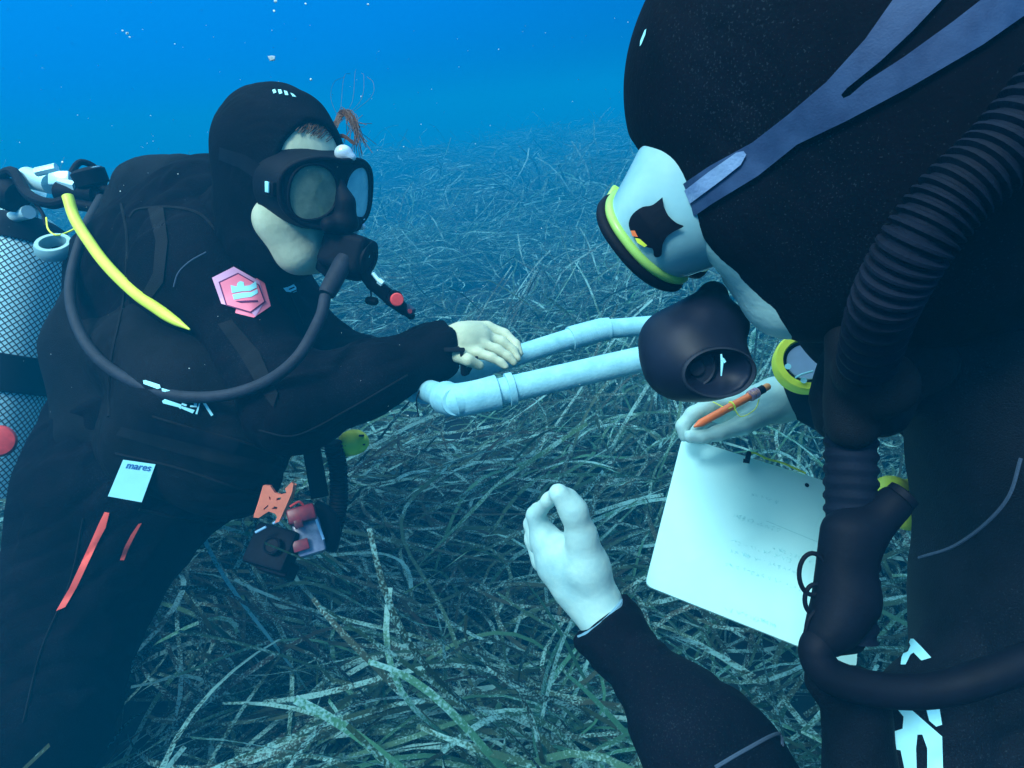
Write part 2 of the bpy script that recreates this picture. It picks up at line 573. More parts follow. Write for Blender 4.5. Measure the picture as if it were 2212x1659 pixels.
def lathe_geo(c, axis, prof, seg=32, hint=(0, 0, 1), sx=1.0, sy=1.0, cap=True):
    """prof: list of (height along axis, radius)"""
    M = frame_from(axis, hint); c = Vector(c)
    V, F = [], []
    for h, r in prof:
        for k in range(seg):
            a = 2 * math.pi * k / seg
            V.append(c + M @ Vector((math.cos(a) * r * sx, math.sin(a) * r * sy, h)))
    for i in range(len(prof) - 1):
        for k in range(seg):
            l = (k + 1) % seg
            F.append((i * seg + k, i * seg + l, (i + 1) * seg + l, (i + 1) * seg + k))
    if cap:
        F.append(tuple(range(seg))[::-1]); F.append(tuple(range((len(prof) - 1) * seg, len(prof) * seg)))
    return V, F

def lathe(name, c, axis, prof, mt, parent=None, seg=32, hint=(0, 0, 1), sx=1.0, sy=1.0, cap=True, ang=35):
    V, F = lathe_geo(c, axis, prof, seg, hint, sx, sy, cap)
    o = mesh_obj(name, V, F, mt, parent, True); shade_auto(o, ang)
    return o

def box_geo(c, h, rot=None, bev=0.0):
    bm = bmesh.new(); bmesh.ops.create_cube(bm, size=2)
    bmesh.ops.scale(bm, verts=bm.verts, vec=h)
    if bev: bmesh.ops.bevel(bm, geom=list(bm.edges), offset=bev, segments=2, affect='EDGES', profile=0.5)
    R = Matrix(rot) if rot is not None else Matrix.Identity(3)
    V = [Vector(c) + R @ v.co for v in bm.verts]
    bm.verts.index_update()
    F = [tuple(v.index for v in f.verts) for f in bm.faces]
    bm.free(); return V, F

def geo_obj(name, parts, mt, parent=None, ang=35):
    V, F = merge_geo(parts)
    o = mesh_obj(name, V, F, mt, parent, True); shade_auto(o, ang); return o

def bvh_of(*objs):
    V, F = [], []
    for o in objs:
        base = root_loc(o)
        n = len(V)
        V += [v.co + base for v in o.data.vertices]
        F += [tuple(i + n for i in p.vertices) for p in o.data.polygons]
    return BVHTree.FromPolygons(V, F)

CAMP = camM.translation.copy()
def on_surface(bvh, x, y, off=0.0015, dflt=1.0):
    """the point of a real surface that is seen at (x, y) of the photograph's frame, lifted a little off it"""
    d = (P(x, y, 1.0) - CAMP).normalized()
    h = bvh.ray_cast(CAMP, d)
    if h[0] is None: return None
    return h[0] - d * off

def poly_patch(poly, cell=8):
    bm = bmesh.new()
    vs = [bm.verts.new((p[0], p[1], 0)) for p in poly]
    es = [bm.edges.new((vs[i], vs[(i + 1) % len(vs)])) for i in range(len(vs))]
    bmesh.ops.triangle_fill(bm, edges=es, use_beauty=True, use_dissolve=False)
    for _ in range(6):
        es = [e for e in bm.edges if e.calc_length() > cell]
        if not es: break
        bmesh.ops.subdivide_edges(bm, edges=es, cuts=1)
        bmesh.ops.triangulate(bm, faces=list(bm.faces))
    return bm

def decal(name, poly, bvh, mt, parent, off=0.0015, cell=8, bm=None):
    """a thin sewn or printed patch that follows the surface under it"""
    bm = bm or poly_patch(poly, cell)
    dead = []
    pos = {}
    for v in bm.verts:
        q = on_surface(bvh, v.co.x, v.co.y, off)
        if q is None: dead.append(v)
        else: pos[v] = q
    for v, q in pos.items(): v.co = q
    if dead: bmesh.ops.delete(bm, geom=dead, context='VERTS')
    if not bm.faces:
        print('EMPTY DECAL', name); bm.free(); return None
    return bm_obj(name, bm, mt, parent, smooth=True)

def text_bm(body, origin, ux, uy, size, bold=0.0, shear=0.0):
    """letters as a flat mesh; ux, uy: directions of the line and of 'up' in the photograph's frame"""
    c = bpy.data.curves.new('lettering', 'FONT')
    c.body = body; c.size = 1.0; c.offset = bold; c.shear = shear; c.resolution_u = 3
    o = bpy.data.objects.new('lettering', c); COL.objects.link(o)
    dg = bpy.context.evaluated_depsgraph_get(); dg.update()
    me = bpy.data.meshes.new_from_object(o.evaluated_get(dg))
    bpy.data.objects.remove(o); bpy.data.curves.remove(c)
    bm = bmesh.new(); bm.from_mesh(me); bpy.data.meshes.remove(me)
    ux = Vector(ux).normalized() * size; uy = Vector(uy).normalized() * size
    for v in bm.verts:
        x, y = v.co.x, v.co.y
        v.co = Vector((origin[0] + ux[0] * x + uy[0] * y, origin[1] + ux[1] * x + uy[1] * y, 0))
    return bm

# camera-space axes as world vectors
CX = (camM.to_3x3() @ Vector((1, 0, 0))).normalized()
CY = (camM.to_3x3() @ Vector((0, 1, 0))).normalized()
CZ = (camM.to_3x3() @ Vector((0, 0, 1))).normalized()      # towards the camera
def cdir(x, y, z): return (CX * x + CY * y + CZ * z).normalized()

def flat_patch(items, bvh, parent):
    """a stiff patch: a plane fitted to the surface under the first outline, lifted until it clears it"""
    xy = [(v.co.x, v.co.y) for v in items[0][1].verts]; x0, x1 = min(q[0] for q in xy), max(q[0] for q in xy); y0, y1 = min(q[1] for q in xy), max(q[1] for q in xy)
    pts = [on_surface(bvh, x0 + (x1 - x0) * i / 6, y0 + (y1 - y0) * j / 6, 0) for i in range(7) for j in range(7)]
    A = np.array([list(p) for p in pts if p is not None]); c = A.mean(0)
    n = Vector(np.linalg.svd(A - c)[2][2])
    if n.dot(CAMP - Vector(c)) < 0: n = -n
    n = (n + (CZ + CY * .8) * .5).normalized()
    lift = max(float((a - c) @ np.array(n)) for a in A) + .001
    for name, bm, mt, off in items:
        pc = Vector(c) + n * (lift + off)
        for v in bm.verts:
            d = (P(v.co.x, v.co.y, 1.0) - CAMP).normalized()
            v.co = CAMP + d * ((pc - CAMP).dot(n) / d.dot(n))
        bm_obj(name, bm, mt, parent)

def hug(bvh, pts, off, n=8):
    """a smooth path of (x, y) points lying on a real surface"""
    q = [on_surface(bvh, x, y, off) for x, y in pts]
    q = [np.array(z) for z in q if z is not None]
    return spline(q, n)

# ------------------------------------------------------------------ materials of the things
M = {}
M['neo'] = mat('black_neoprene', (0.0012, 0.0014, 0.0032), 0.85, 0.04, col2=(0.0035, 0.0024, 0.0055), vscale=45, bump=0.35, bscale=420)
M['neo_smooth'] = mat('smooth_neoprene', (0.0012, 0.0013, 0.0030), 0.8, 0.04, col2=(0.0032, 0.0022, 0.0050), vscale=30, bump=0.2, bscale=300)
M['cordura'] = mat('vest_cordura', (0.003, 0.0035, 0.006), 0.75, 0.08, var=0.5, vscale=35, bump=0.5, bscale=900)
M['webbing'] = mat('black_webbing', (0.005, 0.006, 0.009), 0.7, 0.12, bump=0.5, bscale=1200)
M['rubber'] = mat('black_rubber', (0.003, 0.0035, 0.008), 0.62, 0.10, var=0.25, vscale=50, bump=0.1, bscale=250)
M['hose'] = mat('hose_rubber', (0.016, 0.022, 0.036), 0.6, 0.2, var=0.3, vscale=60, bump=0.2, bscale=900)
M['plastic'] = mat('dark_plastic', (0.003, 0.004, 0.009), 0.62, 0.08, var=0.3, vscale=40, bump=0.1, bscale=300)
M['skin'] = mat('skin', (0.40, 0.46, 0.32), 0.5, 0.3, col2=(0.56, 0.62, 0.45), vscale=26, bump=0.22, bscale=130, sss=0.15)
M['skin_pale'] = mat('pale_skin', (0.27, 0.50, 0.52), 0.5, 0.3, col2=(0.46, 0.68, 0.62), vscale=26, bump=0.22, bscale=130, sss=0.15)
M['hair'] = mat('brown_hair', (0.10, 0.045, 0.02), 0.5, 0.4, var=0.4, vscale=90)
M['yellow'] = mat('fluorescent_yellow', (0.85, 0.95, 0.06), 0.4, 0.4, var=0.08, vscale=30)
M['yellow_hose'] = mat('yellow_hose', (0.75, 0.92, 0.08), 0.4, 0.4, var=0.1, vscale=40, bump=0.15, bscale=800)
M['orange'] = mat('orange_plastic', (1.0, 0.20, 0.05), 0.35, 0.4, var=0.06, vscale=30)
M['salmon'] = mat('salmon_plastic', (0.85, 0.22, 0.13), 0.45, 0.4, var=0.15, vscale=50)
M['red'] = mat('red_plastic', (0.75, 0.06, 0.06), 0.4, 0.4, var=0.2, vscale=80)
M['neon'] = mat('neon_orange_piping', (1.0, 0.12, 0.09), 0.5, 0.3, var=0.05, vscale=30)
M['pink'] = mat('badge_pink', (1.0, 0.22, 0.32), 0.5, 0.3, var=0.05, vscale=20)
M['pink_pale'] = mat('badge_mauve', (0.72, 0.36, 0.58), 0.5, 0.3, var=0.05, vscale=20)
M['badge_line'] = mat('badge_outline', (0.12, 0.02, 0.09), 0.6, 0.2)
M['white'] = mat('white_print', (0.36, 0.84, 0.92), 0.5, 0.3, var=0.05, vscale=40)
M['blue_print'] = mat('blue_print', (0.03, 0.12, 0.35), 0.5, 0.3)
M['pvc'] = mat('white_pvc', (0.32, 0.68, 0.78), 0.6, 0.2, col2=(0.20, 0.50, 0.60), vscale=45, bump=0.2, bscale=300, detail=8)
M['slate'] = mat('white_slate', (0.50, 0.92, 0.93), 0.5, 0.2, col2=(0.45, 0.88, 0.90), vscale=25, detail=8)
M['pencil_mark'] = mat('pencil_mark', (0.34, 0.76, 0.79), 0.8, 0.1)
M['chrome'] = mat('brushed_chrome', (0.55, 0.9, 0.95), 0.35, 0.6, metal=0.35, bump=0.1, bscale=150)
M['silicone'] = mat('clear_silicone', (0.19, 0.40, 0.45), 0.25, 0.6, col2=(0.30, 0.54, 0.56), vscale=22, sss=0.2)
M['silicone_dark'] = mat('smoke_silicone', (0.006, 0.010, 0.024), 0.5, 0.2, var=0.3, vscale=30)
M['strap_blue'] = mat('blue_grey_strap', (0.016, 0.036, 0.095), 0.6, 0.2, col2=(0.034, 0.072, 0.16), vscale=50, bump=0.12, bscale=900, detail=8)
M['foam_grey'] = mat('pale_lining', (0.045, 0.075, 0.12), 0.8, 0.2, bump=0.4, bscale=700)

def add_silt(m, scale=800, th=0.70, col=(0.020, 0.03, 0.038)):
    """fine silt and lint caught on dark cloth, and broad worn areas"""
    n = m.node_tree; b = n.nodes['Principled BSDF']
    src = b.inputs['Base Color'].links[0].from_socket
    tcn = n.nodes.new('ShaderNodeTexCoord')
    a = n.nodes.new('ShaderNodeTexNoise'); a.inputs['Scale'].default_value = scale; a.inputs['Detail'].default_value = 2
    c = n.nodes.new('ShaderNodeTexNoise'); c.inputs['Scale'].default_value = 9; c.inputs['Detail'].default_value = 5
    for q in (a, c): n.links.new(tcn.outputs['Object'], q.inputs['Vector'])
    s = n.nodes.new('ShaderNodeMath'); s.operation = 'MULTIPLY_ADD'; s.inputs[1].default_value = 0.35
    n.links.new(c.outputs[0], s.inputs[0]); n.links.new(a.outputs[0], s.inputs[2])
    r = n.nodes.new('ShaderNodeMapRange'); r.inputs['From Min'].default_value = th + .12; r.inputs['From Max'].default_value = th + .22
    n.links.new(s.outputs[0], r.inputs['Value'])
    mx = n.nodes.new('ShaderNodeMix'); mx.data_type = 'RGBA'; mx.inputs[7].default_value = (*col, 1)
    n.links.new(r.outputs[0], mx.inputs[0]); n.links.new(src, mx.inputs[6])
    w = n.nodes.new('ShaderNodeMapRange'); w.inputs['From Min'].default_value = .45; w.inputs['From Max'].default_value = .75; w.inputs['To Max'].default_value = .32
    n.links.new(c.outputs[0], w.inputs['Value'])
    m2 = n.nodes.new('ShaderNodeMix'); m2.data_type = 'RGBA'; m2.inputs[7].default_value = (0.007, 0.009, 0.017, 1)
    n.links.new(w.outputs[0], m2.inputs[0]); n.links.new(mx.outputs[2], m2.inputs[6])
    n.links.new(m2.outputs[2], b.inputs['Base Color'])
for k in ('neo', 'neo_smooth', 'cordura'): add_silt(M[k])

def lens_mat():
    m, n, b = newmat('lens_glass')
    b.inputs['Base Color'].default_value = (0.30, 0.42, 0.36, 1)
    b.inputs['Roughness'].default_value = 0.06
    b.inputs['Alpha'].default_value = 0.28
    b.inputs['Specular IOR Level'].default_value = 0.9
    return m
M['lens'] = lens_mat()

def net_mat():
    """silvery steel cylinder seen through a dark diamond net"""
    m, n, b = newmat('netted_steel')
    uv = n.nodes.new('ShaderNodeUVMap'); uv.uv_map = 'UVMap'
    s = n.nodes.new('ShaderNodeSeparateXYZ'); n.links.new(uv.outputs[0], s.inputs[0])
    def mth(op, a, bb, c=None):
        q = n.nodes.new('ShaderNodeMath'); q.operation = op
        for i, v in enumerate((a, bb, c)):
            if v is None: continue
            if isinstance(v, (int, float)): q.inputs[i].default_value = v
            else: n.links.new(v, q.inputs[i])
        return q.outputs[0]
    u = mth('ADD', s.outputs[0], s.outputs[1]); v = mth('SUBTRACT', s.outputs[0], s.outputs[1])
    su = mth('ABSOLUTE', mth('SINE', u, 0), 0); sv = mth('ABSOLUTE', mth('SINE', v, 0), 0)
    mn = mth('MINIMUM', su, sv)
    st = n.nodes.new('ShaderNodeMapRange'); st.inputs['From Min'].default_value = 0.22; st.inputs['From Max'].default_value = 0.50
    n.links.new(mn, st.inputs['Value'])
    mx = n.nodes.new('ShaderNodeMix'); mx.data_type = 'RGBA'
    mx.inputs[6].default_value = (0.02, 0.04, 0.045, 1); mx.inputs[7].default_value = (0.55, 0.92, 0.95, 1)
    n.links.new(st.outputs[0], mx.inputs[0]); n.links.new(mx.outputs[2], b.inputs['Base Color'])
    b.inputs['Roughness'].default_value = 0.5
    bp = n.nodes.new('ShaderNodeBump'); bp.invert = True; bp.inputs['Distance'].default_value = 0.002; bp.inputs['Strength'].default_value = 0.8
    n.links.new(st.outputs[0], bp.inputs['Height']); n.links.new(bp.outputs[0], b.inputs['Normal'])
    return m
M['net'] = net_mat()

# ------------------------------------------------------------------ a head in its own axes: S to its right, F forward, U up
class Frame:
    def __init__(s, C, F, U):
        s.C = Vector(C); s.F = Vector(F).normalized(); U = Vector(U)
        s.U = (U - s.F * U.dot(s.F)).normalized(); s.S = s.F.cross(s.U)
        s.rot = np.array([list(s.S), list(s.F), list(s.U)]).T
    def p(s, x, y, z): return s.C + s.S * x + s.F * y + s.U * z

def head_skin(s, H):
    s.ell(H.p(0, -.012, .032), (.074, .093, .084), H.rot, k=.02)
    s.ell(H.p(0, .030, -.030), (.060, .060, .082), H.rot, k=.03)
    s.cap(H.p(-.022, .060, -.092), H.p(.022, .060, -.092), .024, k=.03)
    for q in (-1, 1):
        s.ell(H.p(q * .038, .050, -.035), (.026, .030, .034), H.rot, k=.02)
        s.cap(H.p(q * .008, .088, .018), H.p(q * .045, .072, .018), .010, .009, k=.012)
        s.ell(H.p(q * .031, .092, .000), (.017, .014, .012), H.rot, k=.008, op='s')
        s.ell(H.p(q * .031, .077, .000), (.012, .012, .011), H.rot, k=.002)
        s.cap(H.p(q * .010, .100, -.036), H.p(q * .006, .092, -.034), .006, k=.006)
    for q in (-1, 1): s.cap(H.p(q * .042, .040, -.050), H.p(q * .018, .060, -.088), .024, .023, k=.025)
    s.cap(H.p(0, .086, .012), H.p(0, .106, -.030), .008, .0115, k=.010)
    s.cap(H.p(-.016, .084, -.060), H.p(.016, .084, -.060), .007, k=.008)
    s.cap(H.p(-.013, .083, -.071), H.p(.013, .083, -.071), .008, k=.008)

def head_hood(s, H, t=.0075, chin=(.048, -.094, .026), neck=(.066, .060)):
    s.ell(H.p(0, -.012, .032), (.074 + t, .093 + t, .084 + t), H.rot, k=.02)
    s.ell(H.p(0, .022, -.030), (.060 + t, .056 + t, .084 + t), H.rot, k=.03)
    s.cap(H.p(-.018, chin[0], chin[1]), H.p(.018, chin[0], chin[1]), chin[2] + t, k=.03)
    s.cap(H.p(0, -.035, -.03), H.p(0, -.025, -.10), neck[0] + t, neck[1] + t, k=.03)

def mask_outline(w, top, bot, notch, n=64, pw=2.6):
    """closed outline in the mask plane (x to the side, z up); flattened ellipse with a dip for the nose"""
    o = []
    for i in range(n):
        a = 2 * math.pi * i / n
        c, s_ = math.cos(a), math.sin(a)
        x = w * math.copysign(abs(c) ** (2 / pw), c)
        z = (top if s_ > 0 else bot) * math.copysign(abs(s_) ** (2 / pw), s_)
        if s_ < 0: z += notch * math.exp(-(x / (w * .22)) ** 2)
        else: z -= notch * .25 * math.exp(-(x / (w * .25)) ** 2)
        o.append((x, z))
    return o

# ------------------------------------------------------------------ the diver on the left
def A3(*p): return [np.array(PV(q)) for q in p]
def JR(*p):                       # joints (x, y, depth, radius in frame units) -> points, radii in metres
    return [np.array(P(q[0], q[1], q[2])) for q in p], [Rm(q[3], q[2]) for q in p]

def diver_left():
    H = Frame(P(612, 386, .93), cdir(.81, -.30, .50), cdir(.02, 1, .30))
    root = thing('person', 'diver on the left in black wetsuit and hood, bare hands on the white pipe frame', 'person', P(150, 1500, 1.2))
    # joints: (x, y, depth, radius)
    rsh = (440, 610, 1.00, 108); rel = (632, 878, .90, 92); rmid = (800, 815, .93, 66); rwr = (945, 757, .97, 48)
    lsh = (570, 610, 1.18, 88); lel = (700, 748, 1.16, 50); lmid = (800, 782, 1.14, 42); lwr = (900, 808, 1.10, 34)
    chest = (390, 620, 1.14, 175); belly = (400, 900, 1.14, 185); hip = (330, 975, 1.14, 175)
    rhip = (245, 1090, 1.08, 152); rkn = (65, 1560, 1.02, 150)
    lhip = (230, 1080, 1.35, 115); lkn = (70, 1500, 1.36, 110)
    # skin: one continuous body, thinner than the suit where the suit covers it
    b = Sdf(); head_skin(b, H)
    nb = np.array(P(470, 500, 1.08))
    b.cap(H.p(0, -.02, -.05), nb, .052, .058, k=.03)
    def thin(j, f=.72): p, r = JR(*j); return p, [q * f for q in r]
    b.cap(nb, np.array(P(420, 640, 1.14)), .058, .085, k=.05)
    b.cap(np.array(P(420, 640, 1.14)), np.array(P(370, 930, 1.14)), .085, .085, k=.05)
    for js in ((rsh, rel, rmid, rwr), (lsh, lel, lmid, lwr)):
        p, r = thin(js)
        b.cap(np.array(P(430, 600, 1.12)), p[0], .05, r[0], k=.04)
        b.chain(p, r, k=.02)
    # right hand lying over the far pipe
    hd = [((960, 752, .975, 33), (1000, 741, .975, 40), (1030, 733, .985, 36))]
    for js in hd:
        p, r = JR(*js); b.chain(p, r, k=.02)
    for js in (((1010, 710, .995, 18), (1052, 708, 1.005, 14.5), (1090, 722, 1.005, 12), (1114, 744, 1.0, 10.5), (1123, 764, .995, 8.5)),
               ((1012, 727, .98, 18), (1046, 727, .985, 14.5), (1084, 738, .985, 12), (1108, 757, .985, 10.5), (1118, 775, .98, 8.5)),
               ((1010, 744, .965, 18), (1040, 745, .965, 14), (1074, 755, .965, 11.5), (1098, 770, .965, 10), (1110, 783, .965, 8.5)),
               ((1005, 760, .955, 17), (1034, 763, .95, 12.5), (1062, 772, .945, 10.5), (1082, 783, .945, 9), (1092, 792, .945, 8)),
               ((985, 765, .945, 18), (1012, 778, .925, 13), (1036, 790, .935, 10.5))):
        p, r = JR(*js); b.chain(p, r, k=.0035)
    # left hand gripping the frame at its corner
    p, r = JR((892, 806, 1.10, 24), (925, 812, 1.07, 27), (944, 815, 1.06, 25)); b.chain(p, r, k=.02)
    for q, js in enumerate((((940, 802, 1.06, 12), (955, 806, 1.03, 11), (958, 824, 1.0, 10), (948, 838, .99, 9)),
               ((930, 806, 1.05, 12), (944, 812, 1.02, 11), (946, 830, .99, 10), (936, 842, .99, 9)),
               ((920, 812, 1.04, 12), (930, 819, 1.01, 11), (932, 836, .99, 10), (922, 846, .99, 8)),
               ((908, 816, 1.04, 11), (916, 824, 1.01, 10), (918, 840, .99, 9)),
               ((920, 825, 1.09, 12), (945, 838, 1.09, 11), (962, 844, 1.07, 9.5)))):
        p, r = JR(*js); b.chain(p, r, k=.005)
    body = sdf_obj('body', b, .0027, M['skin'], root, it=2)
    # suit
    s = Sdf()
    p, r = JR(chest, belly, hip); s.chain(p, r, k=.10)
    p, r = JR((480, 455, 1.06, 100), (450, 540, 1.08, 130), chest); s.chain(p, r, k=.08)
    p, r = JR((545, 560, 1.12, 70), (560, 650, 1.14, 80), (520, 930, 1.12, 85)); s.chain(p, r, k=.06)
    p, r = JR(rsh, rel, rmid, rwr, (972, 748, .985, 43)); s.chain(p, r, k=.04)
    s.cap(np.array(P(420, 560, 1.08)), p[0], .08, r[0], k=.06)
    p, r = JR(lsh, lel, lmid, lwr); s.chain(p, r, k=.03)
    p, r = JR(rhip, rkn); s.cap(np.array(P(330, 975, 1.14)), p[0], Rm(150, 1.14), r[0], k=.08); s.chain(p, r, k=.06)
    p, r = JR(lhip, lkn); s.chain(p, r, k=.06)
    p, r = JR(rkn, (-120, 1700, 1.3, 110)); s.chain(p, r, k=.05)
    # cuff opening
    cut_end(s, P(968, 752, .98), P(1010, 738, .99) - P(945, 757, .97))
    wr = wrinkle(.0055, 34, 3)
    suit = sdf_obj('wetsuit', s, .0042, M['neo'], root, it=3, disp=wr)
    # hood
    h = Sdf(); head_hood(h, H, .007, (.028, -.088, .022), (.060, .052))
    h.cap(H.p(0, -.04, -.08), np.array(P(462, 475, 1.07)), .056, .078, k=.04)
    h.ell(H.p(.006, .118, -.010), (.074, .088, .108), H.rot, k=.006, op='s')
    hood = sdf_obj('hood', h, .0026, M['neo_smooth'], root, it=2, disp=wrinkle(.0012, 60, 5))
    # rim of the hood opening, a folded edge following it
    bh = bvh_of(hood)
    for q in ([(588, 194), (594, 192), (597, 199), (591, 202)], [(600, 193), (607, 193), (610, 201), (603, 203)], [(613, 195), (620, 197), (623, 205), (616, 205)], [(627, 200), (634, 203), (640, 209), (632, 208)]): decal('printed_mark', q, bh, M['white'], hood, .002, 5)
    # buoyancy vest
    v = Sdf()
    p, r = JR((326, 425, 1.10, 64), (276, 560, 1.10, 84), (240, 760, 1.08, 112), (250, 930, 1.06, 120)); v.chain(p, r, k=.05)
    p, r = JR((405, 420, 1.08, 62), (430, 520, 1.04, 80), (400, 620, 1.02, 95)); v.chain(p, r, k=.05)
    v.cap(np.array(P(326, 425, 1.10)), np.array(P(405, 420, 1.08)), Rm(64, 1.1), Rm(62, 1.08), k=.05)
    p, r = JR((290, 760, .97, 85), (420, 850, .93, 98), (520, 930, .93, 92)); v.chain(p, r, k=.06)
    p, r = JR((330, 960, .97, 100), (470, 1000, .98, 88), (515, 1030, 1.0, 76)); v.chain(p, r, k=.06)
    vest = sdf_obj('buoyancy_vest', v, .0042, M['cordura'], root, it=3, disp=wrinkle(.003, 30, 9, (1, 1, .6)))
    tag(vest, 'padded black buoyancy vest with worn lettering')
    bv = bvh_of(vest, suit)
    bs = bvh_of(suit)
    # badge on the upper arm: two shifted hexagons, outline and white flag-like mark
    hex1 = [(458, 600), (505, 576), (560, 607), (572, 650), (552, 684), (540, 672), (478, 656)]
    hexb = [(508, 676), (548, 686), (585, 661), (572, 612), (558, 599), (520, 620)]
    bg2 = decal('badge', hexb, bv, M['pink'], suit, .0022, 9)
    bg1 = decal('badge', hex1, bv, M['pink_pale'], suit, .0032, 9)
    inn = [(472, 609), (514, 589), (560, 615), (574, 652), (542, 676), (488, 660)]
    def ring(poly, w):
        cx = sum(q[0] for q in poly) / len(poly); cy = sum(q[1] for q in poly) / len(poly)
        return [(cx + (q[0] - cx) * w, cy + (q[1] - cy) * w) for q in poly]
    decal('badge_outline', ring(inn, 1.0), bv, M['badge_line'], suit, .0040, 9)
    decal('badge_face', ring(inn, .93), bv, M['pink'], suit, .0047, 9)
    mark = [(498, 616), (511, 619), (513, 611), (519, 607), (526, 609), (528, 618), (540, 616), (553, 607), (555, 621), (541, 628), (522, 629), (501, 633)]
    mark2 = [(502, 636), (524, 632), (542, 631), (556, 624), (557, 633), (543, 641), (526, 643), (505, 647)]
    decal('emblem', mark, bv, M['white'], suit, .0056, 5)
    decal('emblem', mark2, bv, M['white'], suit, .0056, 5)
    decal('emblem', [(508, 650), (557, 648), (557, 652), (520, 654)], bv, M['badge_line'], suit, .0056, 5)
    # lettering below the hose
    for poly in ([(309, 822), (314, 821), (345, 831), (347, 838), (340, 840), (310, 829)], [(349, 838), (372, 845), (370, 849), (350, 845)],
                 [(350, 866), (356, 862), (392, 874), (390, 884), (386, 880), (352, 871)], [(392, 877), (421, 886), (416, 893), (391, 882)],
                 [(393, 870), (404, 874), (402, 878), (392, 874)], [(418, 868), (426, 868), (425, 880), (410, 879), (412, 875), (419, 876)],
                 [(430, 870), (433, 870), (426, 895), (422, 894)], [(436, 868), (443, 868), (461, 896), (456, 899)]):
        decal('printed_mark', poly, bv, M['white'], vest, .004, 5)
    # white patch with its name on the hip
    flat_patch([('white_patch', poly_patch([(266, 993), (336, 1003), (306, 1085), (233, 1072)], 400), M['white'], .0),
                ('patch_lettering', text_bm('mares', (270, 1011), (66, 8.5), (6, -20), 22, bold=.012, shear=.2), M['blue_print'], .001)], bv, suit)
    # fluorescent orange piping on the thigh
    decal('thigh_piping', [(226, 1106), (236, 1108), (228, 1140), (211, 1172), (191, 1215), (166, 1268), (141, 1311), (121, 1320), (150, 1270), (177, 1212), (199, 1164), (213, 1132)], bs, M['neon'], suit, .003, 9)
    decal('thigh_piping', [(299, 1132), (306, 1130), (293, 1154), (279, 1182), (268, 1210), (259, 1210), (268, 1184), (283, 1155)], bs, M['neon'], suit, .003, 9)
    # seam lines
    def seam(pts, rr, mt=M['webbing'], par=suit, bb=bv):
        q = [on_surface(bb, x, y, .0006) for x, y in spline(pts, 8)]
        q = [z for z in q if z is not None]
        if len(q) > 3: tube('seam', q, rr, mt, par, seg=6)
    seam([(375, 620), (385, 590), (410, 565), (445, 545)], .0012, M['foam_grey'])
    seam([(280, 470), (300, 452), (370, 448), (430, 462), (470, 500)], .0025)
    seam([(620, 620), (640, 665), (655, 700)], .0015)
    seam([(330, 900), (430, 930), (540, 960), (610, 990)], .002)
    seam([(250, 980), (380, 1010), (500, 1050), (590, 1075)], .002)
    seam([(560, 930), (640, 940), (760, 880), (880, 810)], .0014)
    # harness: shoulder strap, its ladder buckle, chest and waist webbing, a vest pocket flap
    decal('harness_strap', [(318, 446), (352, 444), (362, 520), (352, 610), (322, 650), (304, 640), (330, 590), (336, 520)], bv, M['webbing'], vest, .004, 10)
    decal('harness_strap', [(470, 700), (500, 690), (560, 760), (600, 850), (590, 880), (560, 840), (520, 770)], bv, M['webbing'], suit, .004, 10)
    decal('waist_strap', [(250, 940), (262, 922), (400, 955), (520, 985), (612, 1010), (610, 1034), (500, 1010), (380, 978)], bv, M['webbing'], vest, .005, 12)
    decal('pocket_flap', [(300, 905), (420, 925), (520, 955), (505, 985), (400, 958), (292, 935)], bv, M['rubber'], vest, .003, 12)
    seam([(262, 440), (275, 520), (268, 640), (240, 780), (235, 900)], .0022)
    seam([(300, 1100), (420, 1125), (560, 1120)], .0022)
    seam([(180, 1120), (150, 1260), (90, 1400), (50, 1560)], .0016)
    seam([(465, 345), (478, 420), (520, 480), (580, 560), (630, 600)], .0022)
    thing_part_zip(suit, bv)
    # hair: a sparse fringe under the hood edge and strands drifting above the brow
    parts = []
    r_ = random.Random(5)
    sk = bvh_of(body)
    for i in range(120):
        t = i / 119
        a0 = (572 + 150 * t + r_.uniform(-6, 6), 306 - 46 * math.sin(t * 2.6) + r_.uniform(-7, 7))
        L = r_.uniform(10, 26)
        e = (a0[0] - L * .6 + r_.uniform(-8, 8), a0[1] + L)
        q = []
        for s_ in range(5):
            u = s_ / 4
            z = on_surface(sk, a0[0] * (1 - u) + e[0] * u + 4 * math.sin(u * 3), a0[1] * (1 - u) + e[1] * u, .002 + .003 * r_.random())
            if z is not None: q.append(z)
        if len(q) > 2: parts.append(tube_geo(q, .0005, 4))
    # side lock at the temple
    for i in range(26):
        x0 = 566 + r_.uniform(-4, 30); 
        q = [on_surface(sk, x0 + 6 * math.sin(u * 2 + i), 300 + 46 * u + r_.uniform(-2, 2), .002 + .003 * r_.random()) for u in (0, .3, .6, 1)]
        q = [z for z in q if z is not None]
        if len(q) > 2: parts.append(tube_geo(q, .0005, 4))
    for i in range(60):
        t = r_.random()
        s0 = P(722 + r_.uniform(-8, 8), 272 + r_.uniform(-6, 6), .95)
        k1 = (745 + r_.gauss(0, 6), 243 + r_.gauss(0, 6), .95); 
        e = (775 + r_.gauss(0, 16), 300 + r_.gauss(0, 22), .94 + r_.uniform(-.03, .03))
        m_ = (762 + r_.gauss(0, 6), 262 + r_.gauss(0, 8), .94)
        c = spline([np.array(s0), np.array(PV(k1)), np.array(PV(m_)), np.array(PV(e))], 5)
        parts.append(tube_geo(c, .0004, 4))
    for i in range(5):
        x1 = 718 + i * 23 + r_.uniform(-5, 5)
        c = spline([np.array(P(735, 262, .95)), np.array(P(x1 - 6, 215 + 5 * math.sin(i), .96)), np.array(P(x1, 178 - 18 * math.sin(i * .8), .98)), np.array(P(745 + i * 12, 150 + 8 * abs(i - 2), .99))], 6)
        parts.append(tube_geo(c, .00022, 3))
